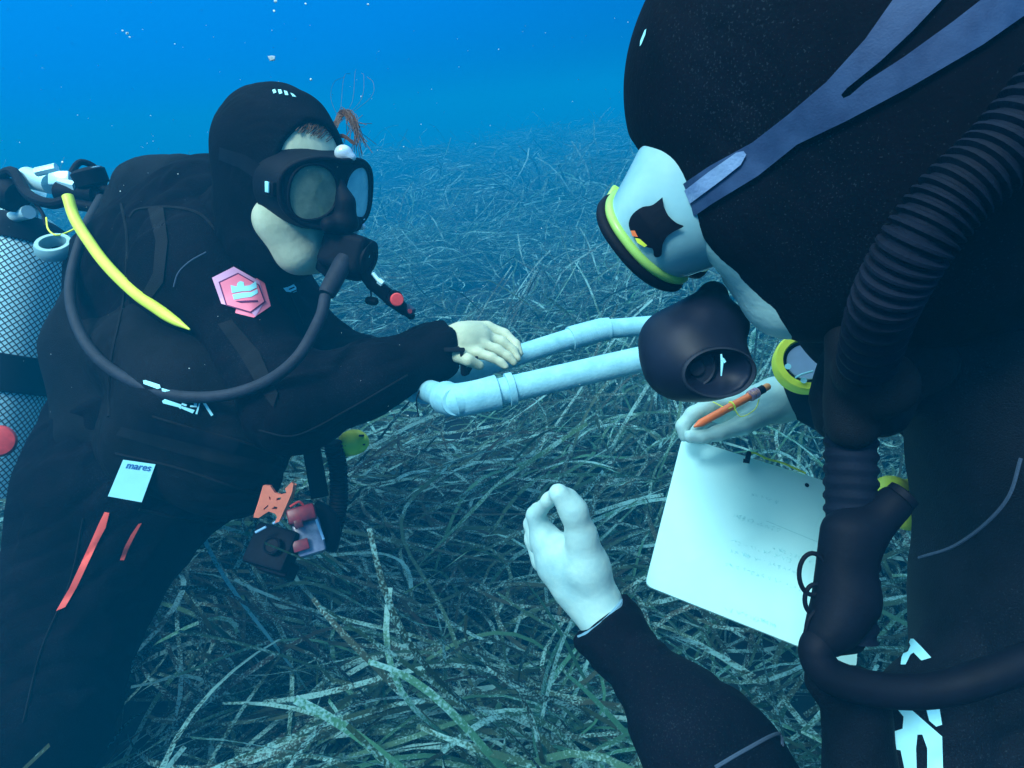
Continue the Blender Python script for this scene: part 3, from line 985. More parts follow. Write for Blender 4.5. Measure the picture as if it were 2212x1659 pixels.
    for i in range(14):
        c = spline([np.array(P(716, 300, .93)), np.array(P(742 + r_.uniform(-3, 3), 294 + r_.uniform(-4, 4), .92)), np.array(P(764 + r_.uniform(-6, 6), 308 + r_.uniform(-5, 5), .92))], 5)
        parts.append(tube_geo(c, .0007, 4))
    geo_obj('hair', parts, M['hair'], root)
    # strap and buckle at the right cuff
    cuff = bvh_of(suit, body)
    pr = [box_geo(P(982, 756, .93), (.014, .003, .009), frame_from(CZ, CY), .001),
          tube_geo([P(968, 757, .935), P(990, 751, .925), P(997, 757, .92), P(999, 780, .93), P(1004, 806, .95)], [.002, .0022, .0022, .0035, .006], 8),
          tube_geo([P(1008, 806, .95), P(1020, 786, .945), P(1032, 768, .945)], [.004, .003, .0025], 8),
          tube_geo(spline([np.array(P(938, 826, .94)), np.array(P(915, 835, .93)), np.array(P(900, 862, .93)), np.array(P(904, 900, .95))], 5), .0011, 6)]
    geo_obj('wrist_strap', pr, M['webbing'], root)
    for js in ((rhip, rkn), (rkn, (-120, 1750, 1.2, 170)), (lkn, (-120, 1800, 1.4, 170)), (lhip, lkn), (chest, hip), (rel, rwr)):
        p, r = JR(*js); AVOID.append((p[0], p[1], max(r) * 1.02))
    return H, root, suit, vest, bv, bvh_of(hood)

def thing_part_zip(suit, bv):
    V = []
    bm = decal('zip_pull', [(597, 594), (604, 586), (612, 590), (640, 620), (641, 629), (634, 632), (618, 630), (606, 615)], bv, M['white'], suit, .004, 6)
    for k in range(6):
        x, y = 606 + k * 5.2, 598 + k * 6
        decal('zip_rib', [(x - 3, y + 2), (x + 9, y - 3), (x + 10, y - .6), (x - 2, y + 4.6)], bv, M['rubber'], suit, .005, 5)

AVOID = []
H1, DIV1, SUIT1, VEST1, BV1, BHOOD1 = diver_left()

# ------------------------------------------------------------------ what the left diver wears and carries
def loft(name, rings, mt, parent, ang=40):
    n = len(rings[0]); V = [p for r in rings for p in r]
    F = [(i * n + k, i * n + (k + 1) % n, (i + 1) * n + (k + 1) % n, (i + 1) * n + k) for i in range(len(rings) - 1) for k in range(n)]
    # a shell with thickness: the same rings drawn in by a millimetre and a half, joined at both edges
    cs = [sum(r, Vector()) / n for r in rings]
    off = len(V)
    for r, c in zip(rings, cs): V += [p + (c - p).normalized() * .0015 for p in r]
    F += [(off + a, off + d, off + c, off + b) for a, b, c, d in list(F)]
    L = (len(rings) - 1) * n
    for k in range(n):
        l = (k + 1) % n
        F.append((k, off + k, off + l, l)); F.append((L + k, L + l, off + L + l, off + L + k))
    o = mesh_obj(name, V, F, mt, parent, True); shade_auto(o, ang); return o

def lens_shape(cx, cz, rx, rz, tilt, n=36, sq=2.3, side=1):
    o = []
    for i in range(n):
        a = 2 * math.pi * i / n
        x = rx * math.copysign(abs(math.cos(a)) ** (2 / sq), math.cos(a)); z = rz * math.copysign(abs(math.sin(a)) ** (2 / sq), math.sin(a))
        z *= 1 + .22 * side * x / rx * (1 if z < 0 else .1)        # fuller at the outer lower corner
        o.append((cx + x * math.cos(tilt) - z * math.sin(tilt), cz + x * math.sin(tilt) + z * math.cos(tilt)))
    return o

def plate_with_holes(name, outer, holes, place, mt, parent, th=.003):
    bm = bmesh.new(); es = []
    for loop in [outer] + holes:
        vs = [bm.verts.new((x, z, 0)) for x, z in loop]
        es += [bm.edges.new((vs[i], vs[(i + 1) % len(vs)])) for i in range(len(vs))]
    bmesh.ops.triangle_fill(bm, edges=es, use_beauty=True, use_dissolve=False)
    r = bmesh.ops.extrude_face_region(bm, geom=list(bm.faces))
    for e in r['geom']:
        if isinstance(e, bmesh.types.BMVert): e.co.z = th
    for v in bm.verts: v.co = place(v.co.x, v.co.y, v.co.z)
    return bm_obj(name, bm, mt, parent, smooth=False)

def mask_left():
    H = H1
    root = thing('diving_mask', 'black two-lens diving mask on the face of the left diver', 'diving mask', H.p(0, .06, -.05))
    curve = lambda x: -7.0 * x * x                     # the front wraps round the face a little
    def ring(w, top, bot, y, notch=.016):
        return [H.p(x, y + curve(x) * (.6 if y > .09 else 1.0), z) for x, z in mask_outline(w, top, bot, notch)]
    loft('skirt', [ring(.074, .050, .056, .074, .004), ring(.075, .046, .054, .092, .008), ring(.078, .044, .051, .108), ring(.077, .042, .048, .118)], M['rubber'], root)
    l1 = lens_shape(.037, -.002, .0305, .0345, .10, side=1)
    l2 = lens_shape(-.037, -.002, .0305, .0345, -.10, side=-1)
    l2 = [(x, z) for x, z in l2]
    outer = mask_outline(.0765, .0420, .0480, .014)
    pl = lambda x, z, y: H.p(x, .1155 + y + curve(x) * .6, z)
    plate_with_holes('frame', outer, [l1, l2], pl, M['rubber'], root)
    for l in (l1, l2):
        tube('lens_rim', [pl(x, z, .003) for x, z in l], .0020, M['rubber'], root, seg=8, closed=True)
    tube('frame_edge', [pl(x, z, .002) for x, z in outer], .0036, M['rubber'], root, seg=8, closed=True)
    for l in (l1, l2):
        cx = sum(q[0] for q in l) / len(l); cz = sum(q[1] for q in l) / len(l)
        V = [pl(cx, cz, .002)] + [pl(x, z, .002) for x, z in l]
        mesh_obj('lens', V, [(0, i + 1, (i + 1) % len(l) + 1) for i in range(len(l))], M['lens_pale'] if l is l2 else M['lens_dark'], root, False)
    s = Sdf()
    s.cap(H.p(0, .113, .014), H.p(0, .127, -.012), .006, .011, k=.008); s.cap(H.p(0, .127, -.012), H.p(0, .128, -.036), .011, .017, k=.010)
    s.cap(H.p(-.022, .121, -.041), H.p(.022, .121, -.041), .011, k=.010)
    sdf_obj('nose_pocket', s, .0022, M['rubber'], root, it=2)
    for q in (1, -1): geo_obj('strap_buckle', [box_geo(H.p(q * .078, .078, -.002), (.005, .011, .009), H.rot, .002)], M['plastic'], root)
    geo_obj('buckle_glint', [box_geo(H.p(.0845, .080, .000), (.001, .0035, .0065), H.rot, .0004)], M['white'], root)  # highlight on the buckle, built as a small white block
    decal('strap', [(474, 318), (530, 335), (584, 368), (590, 398), (555, 388), (515, 362), (472, 345)], BHOOD1, M['rubber'], root, .002, 10)
M['lens_pale'] = mat('painted_water_reflection', (0.22, 0.62, 0.75), 0.12, 0.8, col2=(0.42, 0.85, 0.92), vscale=50, detail=4, alpha=0.85)  # far lens: the bright water reflection is painted into its colour
M['lens_dark'] = mat('painted_grass_reflection', (0.10, 0.16, 0.12), 0.12, 0.8, col2=(0.20, 0.27, 0.20), vscale=70, detail=6, alpha=0.86)  # near lens: murky seagrass reflection put into the base colour
mask_left()

def regulator_left():
    F_ = H1
    root = thing('scuba_regulator', 'black regulator in the mouth of the left diver, its hose looping across his chest', 'regulator', P(745, 600, .90))
    u = cdir(.93, -.33, .15); v = cdir(.30, .94, .1); w = u.cross(v)
    R = np.array([list(u), list(v), list(w)]).T
    c = P(752, 545, .905)
    s = Sdf()
    s.box(c, (.022, .017, .018), R, .009, k=.006)
    s.cap(P(700, 508, .935), c, .011, .02, k=.008)
    s.cap(P(700, 572, .92), P(730, 560, .90), .011, .014, k=.01)
    s.cap(P(690, 562, .92), P(712, 584, .915), .010, .011, k=.006)
    s.cap(P(770, 585, .905), P(745, 580, .90), .014, k=.01)
    sdf_obj('second_stage', s, .002, M['plastic'], root, it=1)
    lathe('purge_cover', c + u * .026, u, [(0, .024), (.006, .024), (.009, .020), (.0095, .012), (.0075, .011), (.0075, .001)], M['rubber'], root, seg=28)
    geo_obj('cover_mark', [box_geo(c + u * .0335 + v * .008 + w * .011, (.0012, .006, .0035), R, .0005)], M['white'], root)
    a, b = P(742, 566, .885), P(703, 640, .865)
    ax = (b - a).normalized()
    lathe('hose_sleeve', a - ax * .006, ax, [(0, .0118), (.012, .0125), (.045, .0118), ((b - a).length, .0112), ((b - a).length + .003, .010)], M['hose'], root, seg=20)
    pts = [(703, 640, .865), (690, 690, .85), (640, 775, .82), (560, 832, .83), (450, 858, .84), (330, 843, .86), (220, 782, .90), (165, 700, .94), (152, 610, .98), (182, 500, 1.02), (218, 428, 1.10)]
    tube('hose', spline([np.array(PV(q)) for q in pts], 9), .0075, M['hose'], root, seg=14)
    # first stage on the tank valve
    g = lathe('first_stage', P(196, 386, 1.12), cdir(-.25, .95, .35), [(-.03, .018), (-.012, .018), (-.01, .026), (.012, .027), (.016, .022), (.018, .012)], M['plastic'], root, seg=28)
    lathe('stage_cap', P(199, 367, 1.112), cdir(-.25, .95, .35), [(0, .014), (.003, .014), (.004, .010)], M['chrome'], root, seg=24)
    geo_obj('stage_body', [tube_geo([P(208, 420, 1.12), P(130, 415, 1.13)], [.016, .018], 16), tube_geo([P(150, 440, 1.11), P(215, 450, 1.11)], [.009, .009], 12), tube_geo([P(205, 405, 1.12), P(250, 412, 1.11)], [.006, .006], 12)], M['plastic'], root)
    # the yellow hose lies over the shoulder: one smooth curve just clear of the cloth, its end tucked under the sleeve
    xy = [(146, 424), (163, 475), (200, 533), (228, 570), (262, 606), (300, 640), (335, 664), (370, 688), (410, 712)]
    dd = []
    for x, y in xy:
        q = on_surface(BV1, x, y, 0)
        dd.append((camM.inverted() @ q).z * -1 if q is not None else 1.02)
    tt = np.linspace(0, 1, len(xy)); co = np.polyfit(tt[2:], dd[2:], 2); fit = np.polyval(co, tt)
    sh = min(0, min(d - f for d, f in list(zip(dd, fit))[2:])) - .004
    YH = spline([np.array(P(x, y, min(f + sh, 1.0))) for (x, y), f in zip(xy, fit)], 6)
    tube('low_pressure_hose', YH, [.0080] * (len(YH) - 9) + [.0078, .0075, .0070, .0064, .0058, .0046, .0034, .0022, .001], M['yellow_hose'], root, seg=14)
regulator_left()

def tank_left():
    top, bot = P(40, 520, 1.30), P(-65, 1060, 1.26)
    ax = (top - bot).normalized()
    root = thing('scuba_tank', 'steel scuba tank in a black diamond net on the back of the left diver', 'scuba tank', bot)
    # netted cylinder with UVs for the net
    L = (top - bot).length; r = .098; seg = 72
    prof = [(0, r), (L * .25, r), (L * .5, r), (L * .75, r), (L * .93, r), (L, r * .96), (L + .03, r * .80), (L + .05, r * .5)]
    V, F = lathe_geo(bot, ax, prof, seg, CX, cap=False)
    o = mesh_obj('cylinder', V, F, M['net'], root, True)
    uv = o.data.uv_layers.new(name='UVMap')
    co = [v.co for v in o.data.vertices]
    for p in o.data.polygons:
        ks = [o.data.loops[l].vertex_index % seg for l in p.loop_indices]
        wrap = max(ks) - min(ks) > 2
        for l in p.loop_indices:
            vi = o.data.loops[l].vertex_index; k = vi % seg
            if wrap and k == 0: k = seg
            h = prof[vi // seg][0]
            uv.data[l].uv = (k / seg * math.pi * 54, h / .0100 * math.pi * .85)
    lathe('tank_band', bot + ax * (L * .47), ax, [(-.035, r + .002), (-.033, r + .006), (.033, r + .006), (.035, r + .002)], M['webbing'], root, seg=48)
    lathe('shoulder_boot', bot + ax * (L - .012), ax, [(0, r + .003), (.02, r * .99), (.045, r * .78), (.062, r * .48), (.07, .02)], M['rubber'], root, seg=48)
    geo_obj('valve', [tube_geo([P(50, 455, 1.28), P(70, 412, 1.22)], [.024, .022], 20), tube_geo([P(60, 384, 1.2), P(112, 398, 1.16)], [.019, .017], 20),
                      tube_geo([P(25, 470, 1.24), P(62, 458, 1.2)], [.010, .012], 14), box_geo(P(135, 388, 1.14), (.012, .012, .018), frame_from(CX, CY), .003)], M['chrome'], root)
    lathe('valve_knob', P(196, 392, 1.21), cdir(.3, .9, .3), [(-.022, .020), (-.02, .026), (.010, .027), (.016, .022), (.017, .010)], M['rubber'], root, seg=12)
    geo_obj('gauge_hose', [tube_geo(spline([np.array(PV(q)) for q in [(150, 380, 1.16), (175, 350, 1.18), (215, 372, 1.2), (232, 430, 1.2)]], 5), .0055, 10)], M['rubber'], root)
    geo_obj('fitting', [tube_geo([P(78, 372, 1.13), P(122, 362, 1.13)], .0075, 8), tube_geo([P(128, 392, 1.12), P(166, 402, 1.11)], [.006, .009], 6)], M['chrome'], root)
    lathe('valve_knob', P(22, 420, 1.2), cdir(.9, -.3, .3), [(-.03, .012), (-.028, .026), (-.01, .029), (.012, .030), (.022, .024), (.026, .012)], M['rubber'], root, seg=12)
    geo_obj('yoke_arm', [tube_geo(spline([np.array(PV(q)) for q in [(0, 380, 1.19), (30, 372, 1.17), (60, 420, 1.14), (110, 440, 1.12), (150, 430, 1.12)]], 5), .009, 10),
                         tube_geo(spline([np.array(PV(q)) for q in [(60, 420, 1.16), (90, 458, 1.12), (100, 488, 1.10)]], 4), .003, 8)], M['plastic'], root)
    AVOID.append((bot, top, .12))
tank_left()

def small_gear_left():
    # pale ring hung from the valve
    c = P(119, 535, 1.04)
    ax = cdir(.15, .62, .75)
    root = thing('mouthpiece_ring', 'pale silicone ring hanging on a cord in front of the netted tank', 'ring', c - CY * .02)
    prof = [(-.010, .026), (-.004, .029), (.006, .028), (.011, .025), (.011, .019), (0, .0175), (-.010, .019), (-.010, .026)]
    lathe('ring', c, ax, prof, M['silicone'], root, seg=36, sx=1.0, sy=.85, cap=False)
    tube('cord', spline([np.array(PV(q)) for q in [(100, 470, 1.08), (104, 495, 1.06), (122, 508, 1.04), (150, 500, 1.06), (185, 480, 1.06)]], 5), .0014, M['yellow'], root, seg=6)
    # dark tubular inflator with a red button
    a, b = P(783, 588, .90), P(888, 682, .97)
    root = thing('inflator', 'dark tubular inflator with a red button below the regulator of the left diver', 'inflator', b)
    s = Sdf()
    s.chain([P(783, 588, .90), P(806, 612, .915), P(846, 645, .935), P(872, 668, .95)], [.0085, .0095, .0105, .0085], k=.004)
    s.cap(P(872, 668, .95), P(888, 682, .96), .006, k=.003)
    sdf_obj('tube', s, .0017, M['rubber'], root, it=1)
    lathe('button_collar', P(852, 643, .93), cdir(.3, -.15, .9), [(0, .0105), (.010, .0105)], M['rubber'], root, seg=24)
    lathe('button', P(857, 647, .918), cdir(.3, -.15, .9), [(0, .0092), (.004, .0092), (.0052, .008)], M['red'], root, seg=24)
    geo_obj('coupling', [tube_geo([P(805, 590, .90), P(818, 606, .90)], [.0028, .0028], 10), tube_geo([P(818, 606, .90), P(827, 613, .90)], [.0045, .0045], 6)], M['chrome'], root)
    lathe('end_fitting', P(879, 664, .95), cdir(.75, -.6, .3), [(0, .006), (.012, .006), (.013, .004)], M['foam_grey'], root, seg=16)
    lathe('end_hole', P(885, 672, .938), cdir(.3, -.2, .9), [(0, .0032), (.002, .0032)], M['red'], root, seg=12)
    root = thing('cord_ball', 'small black ball dangling on a cord below the inflator', 'toggle', P(803, 655, .93))
    s = Sdf(); s.cap(P(797, 649, .93), P(809, 651, .93), .006); sdf_obj('ball', s, .0015, M['rubber'], root)
    tube('cord', [P(801, 626, .925), P(802, 645, .93)], .0012, M['rubber'], root, seg=6)
    # spare second stage, yellow, half hidden under the forearm
    root = thing('octopus_regulator', 'fluorescent yellow spare regulator hanging below the forearm of the left diver', 'regulator', P(765, 990, 1.05))
    s = Sdf(); s.ell(P(764, 955, 1.04), (.024, .020, .018), frame_from(cdir(.3, .2, .9), CY), k=.004); s.cap(P(738, 972, 1.05), P(756, 964, 1.04), .014, k=.006); s.cap(P(772, 940, 1.035), P(784, 950, 1.03), .008, k=.004)
    sdf_obj('cover', s, .002, M['yellow'], root)
    geo_obj('vent_slot', [box_geo(P(781, 941, 1.023), (.004, .0015, .0015), frame_from(cdir(.3, .2, .9), CY)), box_geo(P(786, 955, 1.027), (.0015, .005, .0015), frame_from(cdir(.5, 0, .8), CY)), box_geo(P(752, 962, 1.024), (.005, .0015, .0015), frame_from(cdir(.1, .2, .9), CY))], M['rubber'], root)
    # corrugated hose hanging from the vest
    root = thing('corrugated_hose', 'black ribbed hose hanging from under the vest of the left diver', 'hose', P(728, 1110, 1.04))
    c0 = spline([np.array(PV(q)) for q in [(718, 955, 1.02), (730, 1010, 1.03), (732, 1070, 1.04), (726, 1120, 1.05), (712, 1165, 1.06)]], 14)
    tube('hose', c0, [.0125 + (.0022 if i % 2 else 0) for i in range(len(c0))], M['rubber'], root, seg=16)
    root = thing('hanging_strap', 'black webbing strap hanging beside the ribbed hose over the seagrass', 'strap', P(690, 1080, 1.08))
    c0 = [np.array(PV(q)) for q in [(668, 960, 1.06), (680, 1010, 1.07), (692, 1050, 1.08), (700, 1090, 1.09)]]
    geo_obj('webbing', [box_geo(P(681, 1015, 1.075), (.014, .045, .003), frame_from(cdir(.1, .15, 1), cdir(.2, -1, 0)), .001)], M['webbing'], root)
    # red dump valve at the left edge
    root = thing('dump_valve', 'red round dump valve on the vest of the left diver, cut by the left edge', 'valve', P(8, 990, 1.10))
    lathe('cap', P(-4, 953, 1.08), cdir(.5, .1, .85), [(-.02, .024), (0, .026), (.006, .023), (.009, .014), (.009, .001)], M['red'], root, seg=28)
    # salmon clip under the belly
    root = thing('hose_clip', 'salmon plastic hose clip with cut-outs under the belly of the left diver', 'clip', P(590, 1130, .92))
    out = [(573, 1047), (587, 1048), (597, 1063), (608, 1067), (622, 1064), (619, 1054), (633, 1040), (637, 1044), (634, 1062), (622, 1090), (606, 1125), (596, 1128), (602, 1115), (598, 1108), (584, 1103), (572, 1110), (562, 1117), (551, 1116), (562, 1085)]
    holes = [[(601, 1074), (611, 1073), (609, 1078), (600, 1080)], [(590, 1098), (596, 1092), (603, 1094), (601, 1099)], [(584, 1070), (588, 1073), (588, 1079), (585, 1077)], [(572, 1098), (583, 1088), (583, 1092), (574, 1100)]]
    plate_with_holes('clip_body', out, holes, lambda x, y, t: P(x, y, .895 + .00018 * (y - 1040)) + CZ * t * 2, M['salmon'], root, th=.003)
    geo_obj('clip_side', [tube_geo([P(636, 1046, .902), P(630, 1072, .908), P(606, 1122, .915)], [.003, .0035, .002], 8), tube_geo([P(572, 1050, .902), P(563, 1084, .908), P(552, 1114, .915)], [.0025, .003, .0025], 8)], M['salmon'], root)
    # dark box camera
    root = thing('action_camera', 'black camera in a clear housing with red parts hanging under the left diver', 'camera', P(620, 1230, 1.0))
    R = frame_from(cdir(-.1, .45, .9), cdir(.3, 1, -.4))
    geo_obj('housing', [box_geo(P(592, 1185, .985), (.033, .030, .018), R, .005), box_geo(P(600, 1225, .99), (.026, .012, .018), R, .004)], M['plastic'], root)
    lathe('camera_lens', P(590, 1180, .962), cdir(-.1, .45, .9), [(0, .013), (.006, .013), (.007, .011), (.005, .009), (.005, .001)], M['rubber'], root, seg=28)
    R2 = frame_from(cdir(.2, .3, .9), cdir(-.25, 1, 0))
    geo_obj('clear_case', [box_geo(P(668, 1160, 1.0), (.020, .027, .014), R2, .005)], M['case'], root)
    geo_obj('case_core', [box_geo(P(652, 1112, .99), (.020, .012, .012), R2, .004), box_geo(P(645, 1132, .975), (.006, .006, .004), R2, .001), box_geo(P(650, 1178, .975), (.011, .008, .003), R2, .001)], M['core'], root)
    for g in ([P(552, 1150, .955), P(575, 1138, .955)], [P(590, 1131, .955), P(612, 1118, .955)], [P(683, 1122, .975), P(699, 1165, .975)]): geo_obj('hinge_rod', [tube_geo(g, .0020, 8)], M['case_edge'], root)
    geo_obj('grip', [tube_geo(spline([np.array(PV(q)) for q in [(678, 1100, 1.03), (705, 1115, 1.03), (716, 1150, 1.03), (708, 1185, 1.03)]], 4), .015, 12)], M['rubber'], root)
    tube('lanyard', spline([np.array(PV(q)) for q in [(626, 1095, .98), (645, 1084, .985), (655, 1090, .99)]], 5), .002, M['red'], root, seg=8)
    # bluish fleck between the arms
    root = thing('wrist_computer', 'blue edged dive computer on the far arm of the left diver', 'dive computer', P(806, 754, 1.09))
    geo_obj('case', [box_geo(P(806, 749, 1.10), (.017, .006, .012), frame_from(cdir(.1, 1, .5), CX), .003)], M['plastic'], root)
    geo_obj('screen', [box_geo(P(805, 746, 1.09), (.013, .0035, .009), frame_from(cdir(.1, 1, .5), CX), .002)], M['strap_blue'], root)
M['case'] = mat('scratched_case', (0.10, 0.14, 0.26), 0.25, 0.6, col2=(0.28, 0.34, 0.48), vscale=70, detail=8, alpha=0.9)
M['core'] = mat('camera_red_core', (0.10, 0.015, 0.03), 0.4, 0.4, col2=(0.32, 0.02, 0.04), vscale=60, detail=8)
M['case_edge'] = mat('case_edge', (0.25, 0.50, 0.75), 0.3, 0.6)
small_gear_left()

# air bubbles by the mask
def bubbles():
    m, n, b = newmat('air_bubble')
    b.inputs['Base Color'].default_value = (0.75, 0.92, 1.0, 1); b.inputs['Roughness'].default_value = 0.12
    b.inputs['Metallic'].default_value = 0.2; b.inputs['Alpha'].default_value = 0.72; b.inputs['Specular IOR Level'].default_value = 0.9
    spots = [(742, 331, .012, 'silvery air bubble above the mask of the left diver'), (748, 466, .013, 'large silvery air bubble between mask and regulator of the left diver'),
             (757, 483, .009, 'lower silvery air bubble touching the large one above the regulator'), (762, 496, .006, 'lowest small air bubble just above the regulator'),
             (788, 392, .0028, 'tiny air bubble beside the right rim of the black mask')]
    for i, (x, y, r, lab) in enumerate(spots):
        s = Sdf(); c = P(x + (14 if i in (1, 2) else 0), y, .93 if i else .87)
        s.ell(c, (r, r * .8, r * .9), k=.003); s.ell(c + Vector((r * .7, 0, -r * .5)), (r * .6, r * .6, r * .5), k=.004)
        o = sdf_obj('air_bubble', s, max(.0008, r / 9), m, None, it=1)
        tag(o, lab, 'air bubble', 'air bubbles by the mask of the left diver')
bubbles()

# ------------------------------------------------------------------ the pipe frame
def quadrat():
    A, B_ = (985, 868, .80), (1565, 735, .86)
    C_, D = (905, 836, 1.02), (1560, 690, 1.16)
    root = thing('pipe_frame', 'white plastic pipe frame held between the two divers above the seagrass', 'sampling frame', PV(A))
    r = .0165
    a, b, c, d = PV(A), PV(B_), PV(C_), PV(D)
    m1 = P(1300, 712, 1.12); m0 = P(1245, 727, 1.10)
    def elbow(p, q, s, rr=.0205):
        u = (q - p).normalized(); v = (s - p).normalized()
        pts = [p + u * .052, p + u * .032]
        for k in range(1, 8):
            t = k / 8
            pts.append((p + u * .032) * (1 - t) ** 2 + p * 2 * t * (1 - t) + (p + v * .032) * t * t)
        pts += [p + v * .032, p + v * .052]
        return pts, rr
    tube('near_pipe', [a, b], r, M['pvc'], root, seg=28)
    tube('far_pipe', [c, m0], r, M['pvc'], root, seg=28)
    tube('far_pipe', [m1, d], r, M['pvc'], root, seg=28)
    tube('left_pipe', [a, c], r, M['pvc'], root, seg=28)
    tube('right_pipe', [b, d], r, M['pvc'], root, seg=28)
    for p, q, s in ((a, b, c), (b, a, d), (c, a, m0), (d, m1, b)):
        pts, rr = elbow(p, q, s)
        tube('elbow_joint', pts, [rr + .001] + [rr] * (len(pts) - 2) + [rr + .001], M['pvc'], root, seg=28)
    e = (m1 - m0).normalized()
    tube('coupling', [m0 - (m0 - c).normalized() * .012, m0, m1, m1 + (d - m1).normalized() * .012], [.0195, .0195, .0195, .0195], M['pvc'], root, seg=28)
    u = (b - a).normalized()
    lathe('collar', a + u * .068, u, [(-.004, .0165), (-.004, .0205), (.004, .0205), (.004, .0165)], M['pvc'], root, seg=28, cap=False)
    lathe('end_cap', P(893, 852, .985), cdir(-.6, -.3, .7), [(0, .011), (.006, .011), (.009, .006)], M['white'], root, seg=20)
quadrat()

def slate():
    TL, TR, BR, BL = P(1475, 943, .82), P(1868, 1066, .80), P(1850, 1446, .70), P(1394, 1264, .72)
    root = thing('writing_slate', 'white writing slate with faint pencil marks held by the right diver', 'slate', BL)
    u = (TR - TL).normalized(); v = (TL - BL).normalized(); n = u.cross(v).normalized()
    if n.dot(CZ) < 0: n = -n
    # rounded board
    cs = []
    for p, q, s in ((TL, TR, BL), (TR, BR, TL), (BR, BL, TR), (BL, TL, BR)):
        a = (s - p).normalized() * .008; b = (q - p).normalized() * .008
        for k in range(6):
            t = k / 5; cs.append((p + a) * (1 - t) ** 2 + p * 2 * t * (1 - t) + (p + b) * t * t)
    V = [p for p in cs] + [p - n * .003 for p in cs]; N = len(cs)
    F = [tuple(range(N)), tuple(range(N, 2 * N))[::-1]] + [(i, i + N, (i + 1) % N + N, (i + 1) % N) for i in range(N)]
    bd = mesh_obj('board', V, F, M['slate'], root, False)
    bb = bvh_of(bd)
    # faint rows of pencil writing
    rr = random.Random(4); parts = []
    def pt(x, y): return on_surface(bb, x, y, .0006)
    rows = [(1590, 1055, 3), (1575, 1165, 5), (1560, 1215, 6), (1555, 1310, 4), (1615, 1330, 2), (1575, 1187, 5), (1660, 1180, 3), (1580, 1110, 4)]
    for x0, y0, n_ in rows:
        x = x0; parts = []
        for k in range(n_ * 3):
            x += rr.uniform(5, 15); y = y0 + (x - x0) * .34
            for j in range(rr.randint(1, 3)):
                q = [pt(x + rr.uniform(-4, 4), y + rr.uniform(-5, 5)) for _ in range(3)]
                if all(z is not None for z in q): parts.append(tube_geo(q, .00016, 4))
        if parts: geo_obj('pencil_line', parts, M['pencil_mark'], root)
    parts = []
    for (x0, y0, x1, y1) in ((1655, 1125, 1770, 1172),):
        q = [pt(x0 + (x1 - x0) * t, y0 + (y1 - y0) * t) for t in (0, .5, 1)]
        if all(z is not None for z in q): parts.append(tube_geo(q, .0002, 4))
    if parts: geo_obj('ruled_line', parts, M['pencil_mark'], root)
    c = pt(1743, 1048)
    lathe('cord_hole', c, n, [(0, .0026), (.0004, .0026)], M['rubber'], root, seg=16)
    # bungee and toggle at the top edge
    geo_obj('toggle', [tube_geo([P(1614, 996, .79), P(1618, 978, .80)], .003, 8), tube_geo([P(1612, 1000, .788), P(1613, 992, .788)], .004, 8)], M['rubber'], root)
    geo_obj('cord', [tube_geo(spline([np.array(PV(q)) for q in [(1616, 985, .80), (1628, 978, .80), (1660, 992, .805), (1690, 1000, .806), (1740, 1022, .805)]], 5), .0014, 6)], M['yellow'], root)
slate()

